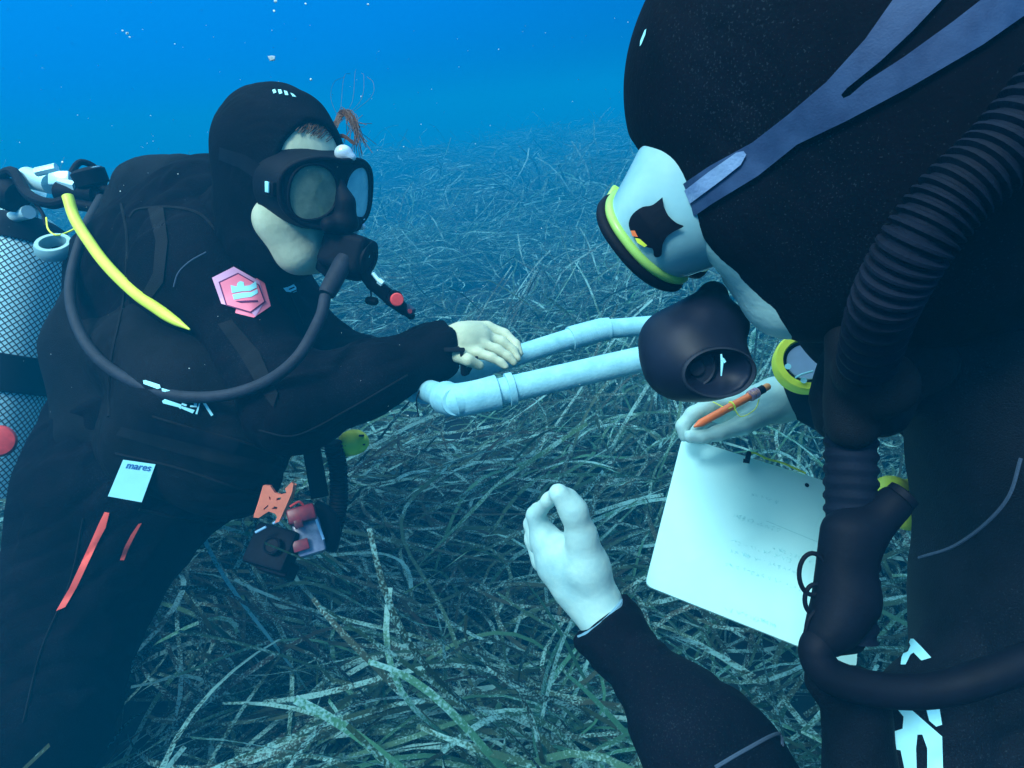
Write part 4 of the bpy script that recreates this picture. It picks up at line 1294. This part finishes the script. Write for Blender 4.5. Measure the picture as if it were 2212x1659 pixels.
# ------------------------------------------------------------------ the diver on the right, close to the camera
M['cuff_lining'] = mat('cuff_lining', (0.16, 0.34, 0.46), 0.7, 0.2, bump=0.3, bscale=700)
def diver_right():
    H = Frame(P(1712, 252, .42), cdir(-.62, -.50, -.60), cdir(-.58, .82, -.08))
    root = thing('person', 'diver on the right in black wetsuit and hood, head bowed, holding slate and pencil', 'person', P(2300, 2300, .6))
    nb = np.array(P(1990, 560, .52)); ch = np.array(P(2470, 900, .62)); hp = np.array(P(2520, 1750, .66))
    b = Sdf(); head_skin(b, H)
    b.cap(H.p(0, -.02, -.05), nb, .052, .058, k=.03)
    b.cap(nb, ch, .07, .10, k=.05); b.cap(ch, hp, .10, .10, k=.05)
    # near arm and hand (pinching)
    nsh = (2650, 1150, .56, 200); nel = (1960, 2160, .44, 190); nm = (1532, 1628, .53, 114); nc = (1304, 1345, .615, 55)
    p, r = JR(nsh, nel, nm, nc); r = [q * .7 for q in r]
    b.cap(ch, p[0], .07, r[0], k=.04); b.chain(p, r, k=.02)
    def ch_(k, *js):
        p, r = JR(*js); b.chain(p, r, k=k)
    ch_(.012, (1310, 1350, .62, 43), (1294, 1306, .62, 45), (1266, 1225, .615, 47), (1256, 1158, .605, 30), (1240, 1104, .595, 25), (1207, 1066, .59, 22))
    ch_(.012, (1300, 1340, .625, 42), (1262, 1285, .63, 46), (1210, 1215, .64, 48), (1180, 1166, .64, 34))
    ch_(.008, (1240, 1260, .63, 50), (1232, 1212, .63, 50), (1218, 1195, .63, 38))
    ch_(.006, (1176, 1165, .64, 31), (1157, 1113, .635, 19), (1186, 1080, .61, 14.5), (1203, 1060, .598, 13))
    ch_(.006, (1234, 1105, .597, 22), (1228, 1072, .60, 15), (1224, 1068, .60, 11))
    ch_(.004, (1168, 1170, .665, 30), (1149, 1132, .67, 18), (1160, 1101, .655, 14), (1178, 1086, .64, 11))
    ch_(.004, (1178, 1205, .685, 34), (1153, 1165, .69, 20), (1152, 1133, .69, 17), (1166, 1120, .68, 14))
    ch_(.004, (1190, 1232, .70, 27), (1163, 1196, .71, 17), (1158, 1170, .71, 15), (1168, 1160, .70, 12))
    # far arm and the hand with the pencil
    fsh = (2300, 700, .80, 100); fel = (2080, 780, .82, 76); fm = (1850, 838, .81, 58); fw = (1700, 858, .80, 50)
    p, r = JR(fsh, fel, fm, fw); r = [q * .74 for q in r]
    b.cap(ch, p[0], .06, r[0], k=.04); b.chain(p, r, k=.02)
    ch_(.012, (1715, 862, .80, 44), (1675, 865, .80, 46), (1625, 880, .80, 38), (1570, 893, .80, 32))
    ch_(.008, (1640, 862, .80, 24), (1590, 872, .785, 19), (1530, 876, .775, 17), (1496, 895, .77, 14.5), (1475, 920, .77, 13), (1477, 944, .77, 11))
    ch_(.006, (1660, 888, .785, 28), (1605, 917, .765, 21), (1550, 936, .757, 16), (1518, 944, .753, 13.5), (1491, 943, .753, 15))
    ch_(.004, (1590, 888, .82, 20), (1540, 896, .815, 15), (1510, 914, .815, 13), (1496, 934, .815, 12))
    ch_(.004, (1600, 900, .84, 20), (1550, 908, .84, 15), (1518, 924, .84, 13), (1508, 944, .835, 11))
    ch_(.004, (1610, 910, .86, 18), (1570, 920, .86, 14), (1540, 934, .86, 12), (1528, 950, .855, 10))
    body = sdf_obj('body', b, .0026, M['skin_pale'], root, it=2)
    body.data.materials[0] = M['skin_pale']
    # nails
    # suit
    s = Sdf()
    s.cap(nb, ch, .105, .15, k=.08); s.cap(ch, hp, .155, .16, k=.08)
    s.cap(ch + np.array(CX) * .06, hp + np.array(CX) * .08, .15, .16, k=.08)
    p, r = JR(nsh, nel, nm, nc, (1290, 1328, .615, 53)); s.cap(ch, p[0], .09, r[0], k=.05); s.chain(p, r, k=.04)
    p, r = JR(fsh, fel, fm, fw); s.cap(ch, p[0], .09, r[0], k=.05); s.chain(p, r, k=.04)
    cut_end(s, P(1296, 1336, .615), P(1262, 1290, .62) - P(1306, 1345, .615))
    cut_end(s, P(1698, 858, .80), P(1640, 858, .79) - P(1706, 858, .80))
    suit = sdf_obj('wetsuit', s, .0038, M['neo'], root, it=2, disp=wrinkle(.003, 38, 13))
    # pale cuff edges
    def cuff(c, ax, r1):
        lathe('cuff_edge', c, ax, [(-.004, r1), (-.002, r1 + .0012), (.001, r1 + .0012), (.002, r1 - .0008), (.0015, r1 - .006), (-.001, r1 - .006), (-.004, r1)], M['cuff_lining'], suit, seg=40, cap=False)
    cuff(P(1296, 1336, .615), P(1262, 1290, .62) - P(1306, 1345, .615), Rm(62.5, .615))
    cuff(P(1700, 858, .80), P(1640, 858, .79) - P(1706, 858, .80), Rm(49, .80))
    # hood
    h = Sdf(); head_hood(h, H, .008)
    h.ell(H.p(0, .030, -.034), (.067, .060, .088), H.rot, k=.02)
    for q in (-1, 1): h.ell(H.p(q * .040, .040, -.034), (.032, .034, .042), H.rot, k=.02)
    h.cap(H.p(0, -.045, -.06), nb, .082, .10, k=.05)
    h.cap(H.p(0, -.06, .0), np.array(P(2190, 300, .52)), .080, .10, k=.04)
    h.ell(H.p(0, .124, -.022), (.088, .068, .108), H.rot, k=.004, op='s')
    hood = sdf_obj('hood', h, .0026, M['neo_smooth'], root, it=2, disp=wrinkle(.001, 50, 15))
    bh = bvh_of(hood)
    decal('printed_mark', [(1383, 88), (1392, 66), (1396, 62), (1394, 74), (1386, 94), (1382, 100)], bh, M['white'], hood, .002, 6)
    # buoyancy vest
    v = Sdf()
    p, r = JR((2250, 640, .50, 170), (2300, 980, .50, 240), (2350, 1350, .50, 285), (2330, 1800, .50, 330)); v.chain(p, r, k=.06)
    p, r = JR((1935, 735, .475, 70), (2060, 760, .48, 105), (2180, 960, .48, 140)); v.chain(p, r, k=.05)
    p, r = JR((1838, 770, .47, 52), (1838, 880, .475, 48), (1920, 780, .475, 52)); v.chain(p, r, k=.04)
    p, r = JR((2010, 1560, .47, 110), (1930, 1800, .47, 120)); v.chain(p, r, k=.05)
    vest = sdf_obj('buoyancy_vest', v, .0038, M['cordura'], root, it=2, disp=wrinkle(.003, 30, 19))
    bv = bvh_of(vest, suit)
    def conv(pts): return [((1960 + x / 2.023) * .864, (1100 + y / 2.023) * .864) for x, y in pts]
    for q in ([(590, 1135), (600, 1060), (625, 1005), (655, 1005), (690, 1040), (745, 1100), (695, 1115), (655, 1075), (640, 1085), (615, 1135)],
              [(565, 1350), (635, 1355), (720, 1430), (800, 1500), (805, 1690), (725, 1690), (725, 1560), (700, 1490), (675, 1490), (668, 1560), (672, 1690), (615, 1690), (590, 1570), (540, 1560), (540, 1480), (600, 1460), (605, 1400)],
              [(715, 1345), (785, 1345), (800, 1440), (770, 1450), (735, 1420)]):
        decal('printed_letter', conv(q), bv, M['white'], vest, .003, 12)
    def seam(pts, rr, mt, par):
        q = [on_surface(bv, x, y, .0006) for x, y in spline(pts, 8)]
        q = [z for z in q if z is not None]
        if len(q) > 3: tube('seam', q, rr, mt, par, seg=6)
    seam([(2205, 990), (2180, 1070), (2130, 1130), (2060, 1180), (1985, 1205)], .0012, M['foam_grey'], vest)
    seam([(1792, 752), (1830, 775), (1900, 772), (1960, 752), (2030, 750)], .0010, M['foam_grey'], vest)
    seam([(1545, 1658), (1610, 1620), (1680, 1585), (1690, 1610)], .0014, M['foam_grey'], suit)
    for a_, c_, q in ((ch, hp, .27), (np.array(PV(nsh[:3])), np.array(PV(nel[:3])), .1), (np.array(PV(nel[:3])), np.array(PV(nc[:3])), .07), (np.array(PV(nc[:3])), np.array(P(1200, 1060, .6)), .06)):
        AVOID.append((a_, c_, q))
    return H, root, body, suit, hood, vest, bh, bv
H2, DIV2, BODY2, SUIT2, HOOD2, VEST2, BH2, BV2 = diver_right()

def mask_right():
    H = H2
    root = thing('diving_mask', 'clear silicone diving mask with yellow and black rim on the right diver', 'diving mask', H.p(0, .06, -.06))
    def ring(w, top, bot, y, notch=.012):
        return [H.p(x, y - .5 * x * x, z) for x, z in mask_outline(w, top, bot, notch, 72, 2.4)]
    sk = loft('skirt', [ring(.064, .056, .056, .050, 0), ring(.070, .052, .054, .070, .002), ring(.073, .042, .048, .092, .006), ring(.071, .036, .043, .108)], M['silicone'], root)
    tube('yellow_frame', ring(.071, .036, .043, .110), .0032, M['frame_green'], root, seg=10, closed=True)
    tube('black_rim', ring(.072, .037, .044, .1165), .0038, M['rubber'], root, seg=10, closed=True)
    o = ring(.070, .035, .042, .1165); c = sum(o, Vector()) / len(o)
    mesh_obj('lens', [c] + o, [(0, i + 1, (i + 1) % len(o) + 1) for i in range(len(o))], M['lens'], root, False)
    bs = bvh_of(sk, BODY2)
    geo_obj('frame_clip', [box_geo(P(1322, 436, .50), (.006, .011, .005), frame_from(CZ, cdir(.5, .8, 0)), .002)], M['frame_green'], root)
    geo_obj('clip_button', [box_geo(P(1324, 441, .493), (.0018, .0018, .0015), frame_from(CZ, CY), .0006)], M['blue_print'], root)
    # eye socket shade seen through the clear skirt, laid on as a dark patch
    decal('eye_socket_shade', [tuple(q) for q in spline([(1431, 426), (1409, 443), (1388, 447), (1367, 462), (1358, 482), (1363, 501), (1378, 522), (1398, 534), (1410, 538), (1413, 553), (1421, 556), (1429, 550), (1431, 530), (1440, 512), (1456, 500), (1477, 489), (1462, 482), (1444, 466), (1434, 446)], 3)], bs, M['rubber'], root, .003, 7)
    decal('side_tab', [(1362, 498), (1371, 498), (1378, 512), (1366, 510)], bs, M['orange'], root, .004, 5)
    decal('side_tab', [(1372, 514), (1382, 516), (1398, 530), (1392, 534), (1376, 524)], bs, M['yellow'], root, .004, 5)
    up = [(1464, 405), (1532, 359), (1625, 308), (1701, 249), (1785, 177), (1869, 84), (1928, 0), (1960, -40), (2066, -40), (2034, 0), (1970, 68), (1903, 131), (1830, 190), (1817, 205), (1822, 212), (1836, 206), (1869, 177), (1954, 122), (2059, 46), (2118, 0), (2170, -40), (2290, -40), (2212, 34), (2122, 97), (1970, 186), (1827, 262), (1722, 312), (1637, 380), (1540, 439), (1498, 468)]
    st = decal('strap', up, bvh_of(HOOD2, BODY2, SUIT2, VEST2), M['strap_blue'], root, .0035, 14)
    decal('strap_end', [(1478, 412), (1530, 372), (1590, 330), (1606, 326), (1612, 334), (1600, 356), (1560, 388), (1490, 440)], bvh_of(HOOD2, BODY2), M['strap_light'], root, .0055, 10)
M['frame_green'] = mat('mask_frame_green', (0.35, 0.62, 0.12), 0.35, 0.5, var=0.1)
M['strap_light'] = mat('light_strap', (0.13, 0.22, 0.42), 0.55, 0.35, col2=(0.2, 0.32, 0.5), vscale=50, bump=0.2, bscale=500)
mask_right()

def regulator_right():
    root = thing('scuba_regulator', 'dark regulator with oval exhaust opening in the mouth of the right diver', 'regulator', P(1500, 860, .47))
    s = Sdf()
    s.chain([P(1540, 640, .478), P(1530, 690, .475)], [.011, .024], k=.01)
    s.ell(P(1495, 760, .472), (.035, .033, .031), frame_from(cdir(.2, -.3, .9), CY), k=.01)
    s.cap(P(1445, 735, .478), P(1465, 790, .47), .020, .022, k=.012)
    s.cap(P(1520, 700, .472), P(1575, 700, .47), .019, .012, k=.012)
    c = P(1530, 792, .46); ax = cdir(.12, -.25, .95)
    s.ell(c, (.030, .023, .026), frame_from(ax, CY), k=.010)
    s.ell(c + ax * .026, (.0250, .0165, .022), frame_from(ax, CY), k=.002, op='s')
    sdf_obj('second_stage', s, .0018, M['silicone_dark'], root, it=2)
    lathe('exhaust_rim', c + ax * .018, ax, [(-.003, .0245), (-.001, .0258), (.001, .0258), (.002, .0245), (0, .0232)], M['hose'], root, seg=40, hint=CY, sx=1.0, sy=.68, cap=False)
    lathe('exhaust_disc', P(1508, 797, .447), ax, [(-.010, .0142), (-.003, .0142), (-.002, .0128), (-.003, .0118), (-.003, .006), (-.001, .005), (-.001, .001)], M['hose'], root, seg=32)
    geo_obj('valve_glint', [tube_geo([P(1558, 765, .435), P(1560, 785, .436), P(1558, 812, .437)], [.0006, .001, .0004], 6), tube_geo([P(1560, 775, .435), P(1566, 783, .435)], [.0012, .001], 6)], M['white'], root)  # highlights inside the opening, modelled as thin white slivers
regulator_right()

def inflator_right():
    root = thing('corrugated_hose', 'thick ribbed inflator hose across the chest of the right diver', 'hose', P(1838, 1400, .42))
    c0 = spline([np.array(PV(q)) for q in [(2300, 165, .275), (2165, 325, .283), (2050, 435, .29), (1965, 550, .30), (1905, 670, .325), (1868, 800, .385)]], 24)
    r = [.0146 + .0016 * (1 if (i // 2) % 2 else -.6) for i in range(len(c0))]
    tube('upper_hose', c0, r, M['hose_dark'], root, seg=24)
    c1 = spline([np.array(PV(q)) for q in [(1838, 880, .425), (1838, 1040, .42), (1840, 1200, .415), (1835, 1380, .41)]], 22)
    r = [.0155 + .0007 * (1 if (i // 2) % 2 else -1) for i in range(len(c1))]
    tube('lower_hose', c1, r, M['hose_dark'], root, seg=24)
    s = Sdf()
    s.cap(P(1838, 715, .405), P(1842, 915, .41), .0150, .0160, k=.01); s.cap(P(1860, 800, .385), P(1905, 830, .39), .016, .020, k=.01)
    s.cap(P(1870, 720, .43), P(1990, 780, .44), .016, .022, k=.02)
    s.cap(P(1900, 880, .44), P(1850, 860, .43), .020, .018, k=.02)
    sdf_obj('velcro_wrap', s, .0024, M['webbing'], root, it=2)
    s = Sdf()
    s.cap(P(1818, 1150, .405), P(1805, 1340, .40), .0120, .0140, k=.006)
    s.cap(P(1845, 1180, .405), P(1930, 1088, .405), .0120, .0110, k=.008)
    s.cap(P(1835, 1260, .405), P(1848, 1150, .405), .0145, .0135, k=.01)
    s.cap(P(1785, 1375, .395), P(1840, 1300, .40), .012, .016, k=.01)
    sdf_obj('inflator_head', s, .0022, M['plastic'], root, it=2)
    lathe('push_button', P(1944, 1076, .403), cdir(.7, .7, .1), [(0, .0095), (.004, .0095), (.005, .007)], M['rubber'], root, seg=24)
    for (x, y, rx, ry) in ((1755, 1240, .008, .0125), (1760, 1295, .006, .009)):
        c = P(x, y, .40)
        tube('ring', [c + CX * rx * math.cos(a) + CY * ry * math.sin(a) for a in [2 * math.pi * k / 28 for k in range(28)]], .0014, M['rubber'], root, seg=8, closed=True)
    tube('loop_cord', spline([np.array(PV(q)) for q in [(1790, 1300, .40), (1752, 1330, .395), (1738, 1375, .395), (1738, 1410, .395)]], 6), .0012, M['rubber'], root, seg=8)
    root = thing('low_pressure_hose', 'thick smooth black hose bending round below the slate towards the right diver', 'hose', P(1800, 1500, .40))
    c2 = spline([np.array(PV(q)) for q in [(1838, 1375, .41), (1775, 1385, .395), (1765, 1420, .392), (1800, 1462, .39), (1900, 1490, .388), (2020, 1490, .385), (2150, 1455, .38), (2300, 1395, .38)]], 8)
    tube('hose', c2, .0100, M['rubber'], root, seg=20)
    root = thing('strap', 'dark shoulder strap running down the front of the right diver below the hose', 'strap', P(1900, 1659, .44))
    s = Sdf(); s.chain([P(1780, 1470, .42), P(1850, 1560, .43), P(1872, 1720, .43)], [.012, .014, .022], k=.01); s.chain([P(1850, 1500, .44), P(1850, 1720, .45)], [.018, .020], k=.02)
    sdf_obj('padding', s, .0026, M['cordura'], root)
M['hose_dark'] = mat('ribbed_hose_rubber', (0.004, 0.007, 0.016), 0.7, 0.08, var=0.3, vscale=40, bump=0.2, bscale=500)
inflator_right()

def right_gear():
    # wrist compass
    c = P(1742, 782, .71); ax = cdir(-.18, .32, .93)
    root = thing('wrist_compass', 'round yellow wrist compass half hidden behind the ribbed hose', 'compass', c - CY * .03)
    lathe('bezel', c, ax, [(-.012, .031), (-.010, .0335), (.002, .0335), (.005, .0315), (.005, .0245), (.001, .0235)], M['yellow'], root, seg=48, cap=False)
    lathe('body', c - ax * .002, ax, [(-.012, .029), (-.010, .031), (-.001, .0236), (.0, .0232)], M['rubber'], root, seg=40)
    lathe('dial', c - ax * .0005, ax, [(0, .0200), (.0012, .0195), (.0012, .001)], M['dial'], root, seg=36)
    lathe('screw', P(1702, 792, .697), ax, [(0, .0032), (.001, .0032)], M['white'], root, seg=14)
    lathe('screw', P(1736, 822, .697), ax, [(0, .0032), (.001, .0032)], M['white'], root, seg=14)
    tube('needle_mark', spline([np.array(PV(q)) for q in [(1718, 816, .695), (1734, 808, .695), (1756, 802, .695)]], 4), .0011, M['white'], root, seg=6)
    s = Sdf(); s.cap(P(1725, 850, .79), P(1800, 880, .79), .028, .034, k=.01); s.cap(P(1735, 838, .775), P(1790, 830, .77), .014, .018, k=.012)
    sdf_obj('wrist_band', s, .0024, M['rubber'], root)
    # second yellow thing
    root = thing('yellow_console', 'fluorescent yellow console glimpsed between ribbed hose and vest of the right diver', 'console', P(1930, 1110, .60))
    s = Sdf(); s.cap(P(1925, 1068, .60), P(1962, 1100, .60), .017, .019, k=.01); s.cap(P(1915, 1060, .60), P(1985, 1055, .61), .008, .010, k=.006)
    sdf_obj('case', s, .002, M['yellow'], root)
    geo_obj('edge_groove', [tube_geo([P(1930, 1058, .585), P(1972, 1064, .585)], .0012, 6)], M['rubber'], root)
    # pencil
    a, b = P(1499, 922, .745), P(1662, 833, .765)
    ax = (b - a).normalized(); L = (b - a).length
    root = thing('pencil', 'orange pencil with black collar and rubber tip in the hand of the right diver', 'pencil', a)
    lathe('shaft', a, ax, [(0, .0012), (.008, .0042), (.010, .0046), (L * .74, .0046)], M['orange'], root, seg=18)
    lathe('collar', a, ax, [(L * .84, .0050), (L * .92, .0050)], M['rubber'], root, seg=18)
    lathe('rubber_tip', a, ax, [(L * .92, .0042), (L * .98, .0042), (L, .003)], M['tip'], root, seg=18)
    g = []
    r_ = random.Random(2)
    for i in range(5):
        q = a + ax * (L * (.74 + .022 * i))
        X = ax.orthogonal().normalized(); Y = ax.cross(X)
        g.append(tube_geo([q + (X * math.cos(t) + Y * math.sin(t)) * .0052 + ax * r_.uniform(-.0006, .0006) for t in [2 * math.pi * k / 14 for k in range(14)]], .0014, 6, closed=True))
    geo_obj('binding', g, M['binding'], root)
    q = a + ax * (L * .50)
    geo_obj('elastic', [tube_geo([q + (X * math.cos(t) + Y * math.sin(t)) * .0052 for t in [2 * math.pi * k / 14 for k in range(14)]], .0010, 6, closed=True),
                        tube_geo(spline([np.array(q + CZ * .004), np.array(P(1570, 882, .75)), np.array(P(1540, 868, .76))], 4), .0006, 6),
                        tube_geo(spline([np.array(q + CZ * .004), np.array(P(1600, 900, .75)), np.array(P(1630, 885, .755)), np.array(P(1640, 862, .76))], 4), .0006, 6)], M['yellow'], root)
M['dial'] = mat('compass_dial', (0.28, 0.42, 0.62), 0.3, 0.5, var=0.1)
M['tip'] = mat('rubber_tip', (0.75, 0.28, 0.08), 0.6, 0.3)
M['binding'] = mat('mixed_binding', (0.10, 0.14, 0.40), 0.6, 0.3, col2=(0.75, 0.35, 0.15), vscale=160)
right_gear()

# ------------------------------------------------------------------ drifting particles
def specks():
    r_ = random.Random(8); parts = []
    m = mat('drifting_particle', (0.75, 0.85, 0.80), 0.6, 0.3)
    def flake(c, s):
        bm = bmesh.new(); bmesh.ops.create_icosphere(bm, subdivisions=1, radius=1)
        V = [c + Vector((v.co.x * s * r_.uniform(.6, 1.2), v.co.y * s * r_.uniform(.5, 1.1), v.co.z * s * r_.uniform(.5, 1.2))) for v in bm.verts]
        bm.verts.index_update(); F = [tuple(v.index for v in f.verts) for f in bm.faces]; bm.free(); return V, F
    for x, y, s in ((275, 72, .0032), (265, 66, .002), (280, 80, .002), (135, 350, .002), (672, 172, .0022), (592, 24, .002), (660, 8, .002), (795, 10, .002), (595, 3, .003), (500, 440, .001), (780, 208, .0015)):
        parts.append(flake(P(x, y, 1.1), s))
    for i in range(800):
        x, y, d = r_.uniform(-50, 2260), r_.uniform(-30, 900) ** 1.0, r_.uniform(.5, 3.2)
        p = P(x, y, d)
        if p.z < .12: continue
        parts.append(flake(p, r_.choice((.0003, .00035, .0004, .0006, .0009)) * r_.uniform(.6, 1.1) * (d ** .7)))
    o = geo_obj('drifting_particles', parts, m); tag(o, 'fine pale particles drifting in the water', 'particles', kind='stuff')
    V, F = flake(P(587, 126, 1.0), .0062)
    o = mesh_obj('shell_fragment', V, F, m, None, False)
    tag(o, 'bright white fragment drifting above the hood of the left diver', 'fragment')
specks()

# ------------------------------------------------------------------ the meadow, last of the setting so that it grows round the things
make_seagrass()

# ------------------------------------------------------------------ the water itself, as haze
def make_haze():
    bm = bmesh.new()
    bmesh.ops.create_cube(bm, size=1)
    bmesh.ops.scale(bm, verts=bm.verts, vec=(100, 100, 3.4))
    bmesh.ops.translate(bm, verts=bm.verts, vec=(0, 2, 1.35 - 1.7))
    m = bpy.data.materials.new('water_haze'); m.use_nodes = True
    n = m.node_tree; n.nodes.clear()
    out = n.nodes.new('ShaderNodeOutputMaterial')
    pv = n.nodes.new('ShaderNodeVolumePrincipled')
    pv.inputs['Color'].default_value = HAZE_COL
    pv.inputs['Density'].default_value = HAZE_D
    pv.inputs['Anisotropy'].default_value = 0.0
    n.links.new(pv.outputs[0], out.inputs['Volume'])
    o = bm_obj('haze', bm, m)
    tag(o, 'blue haze of the sea water', 'haze', kind='stuff')
HAZE_COL = (0.001, 0.30, 0.56, 1)
HAZE_D = 0.12
make_haze()
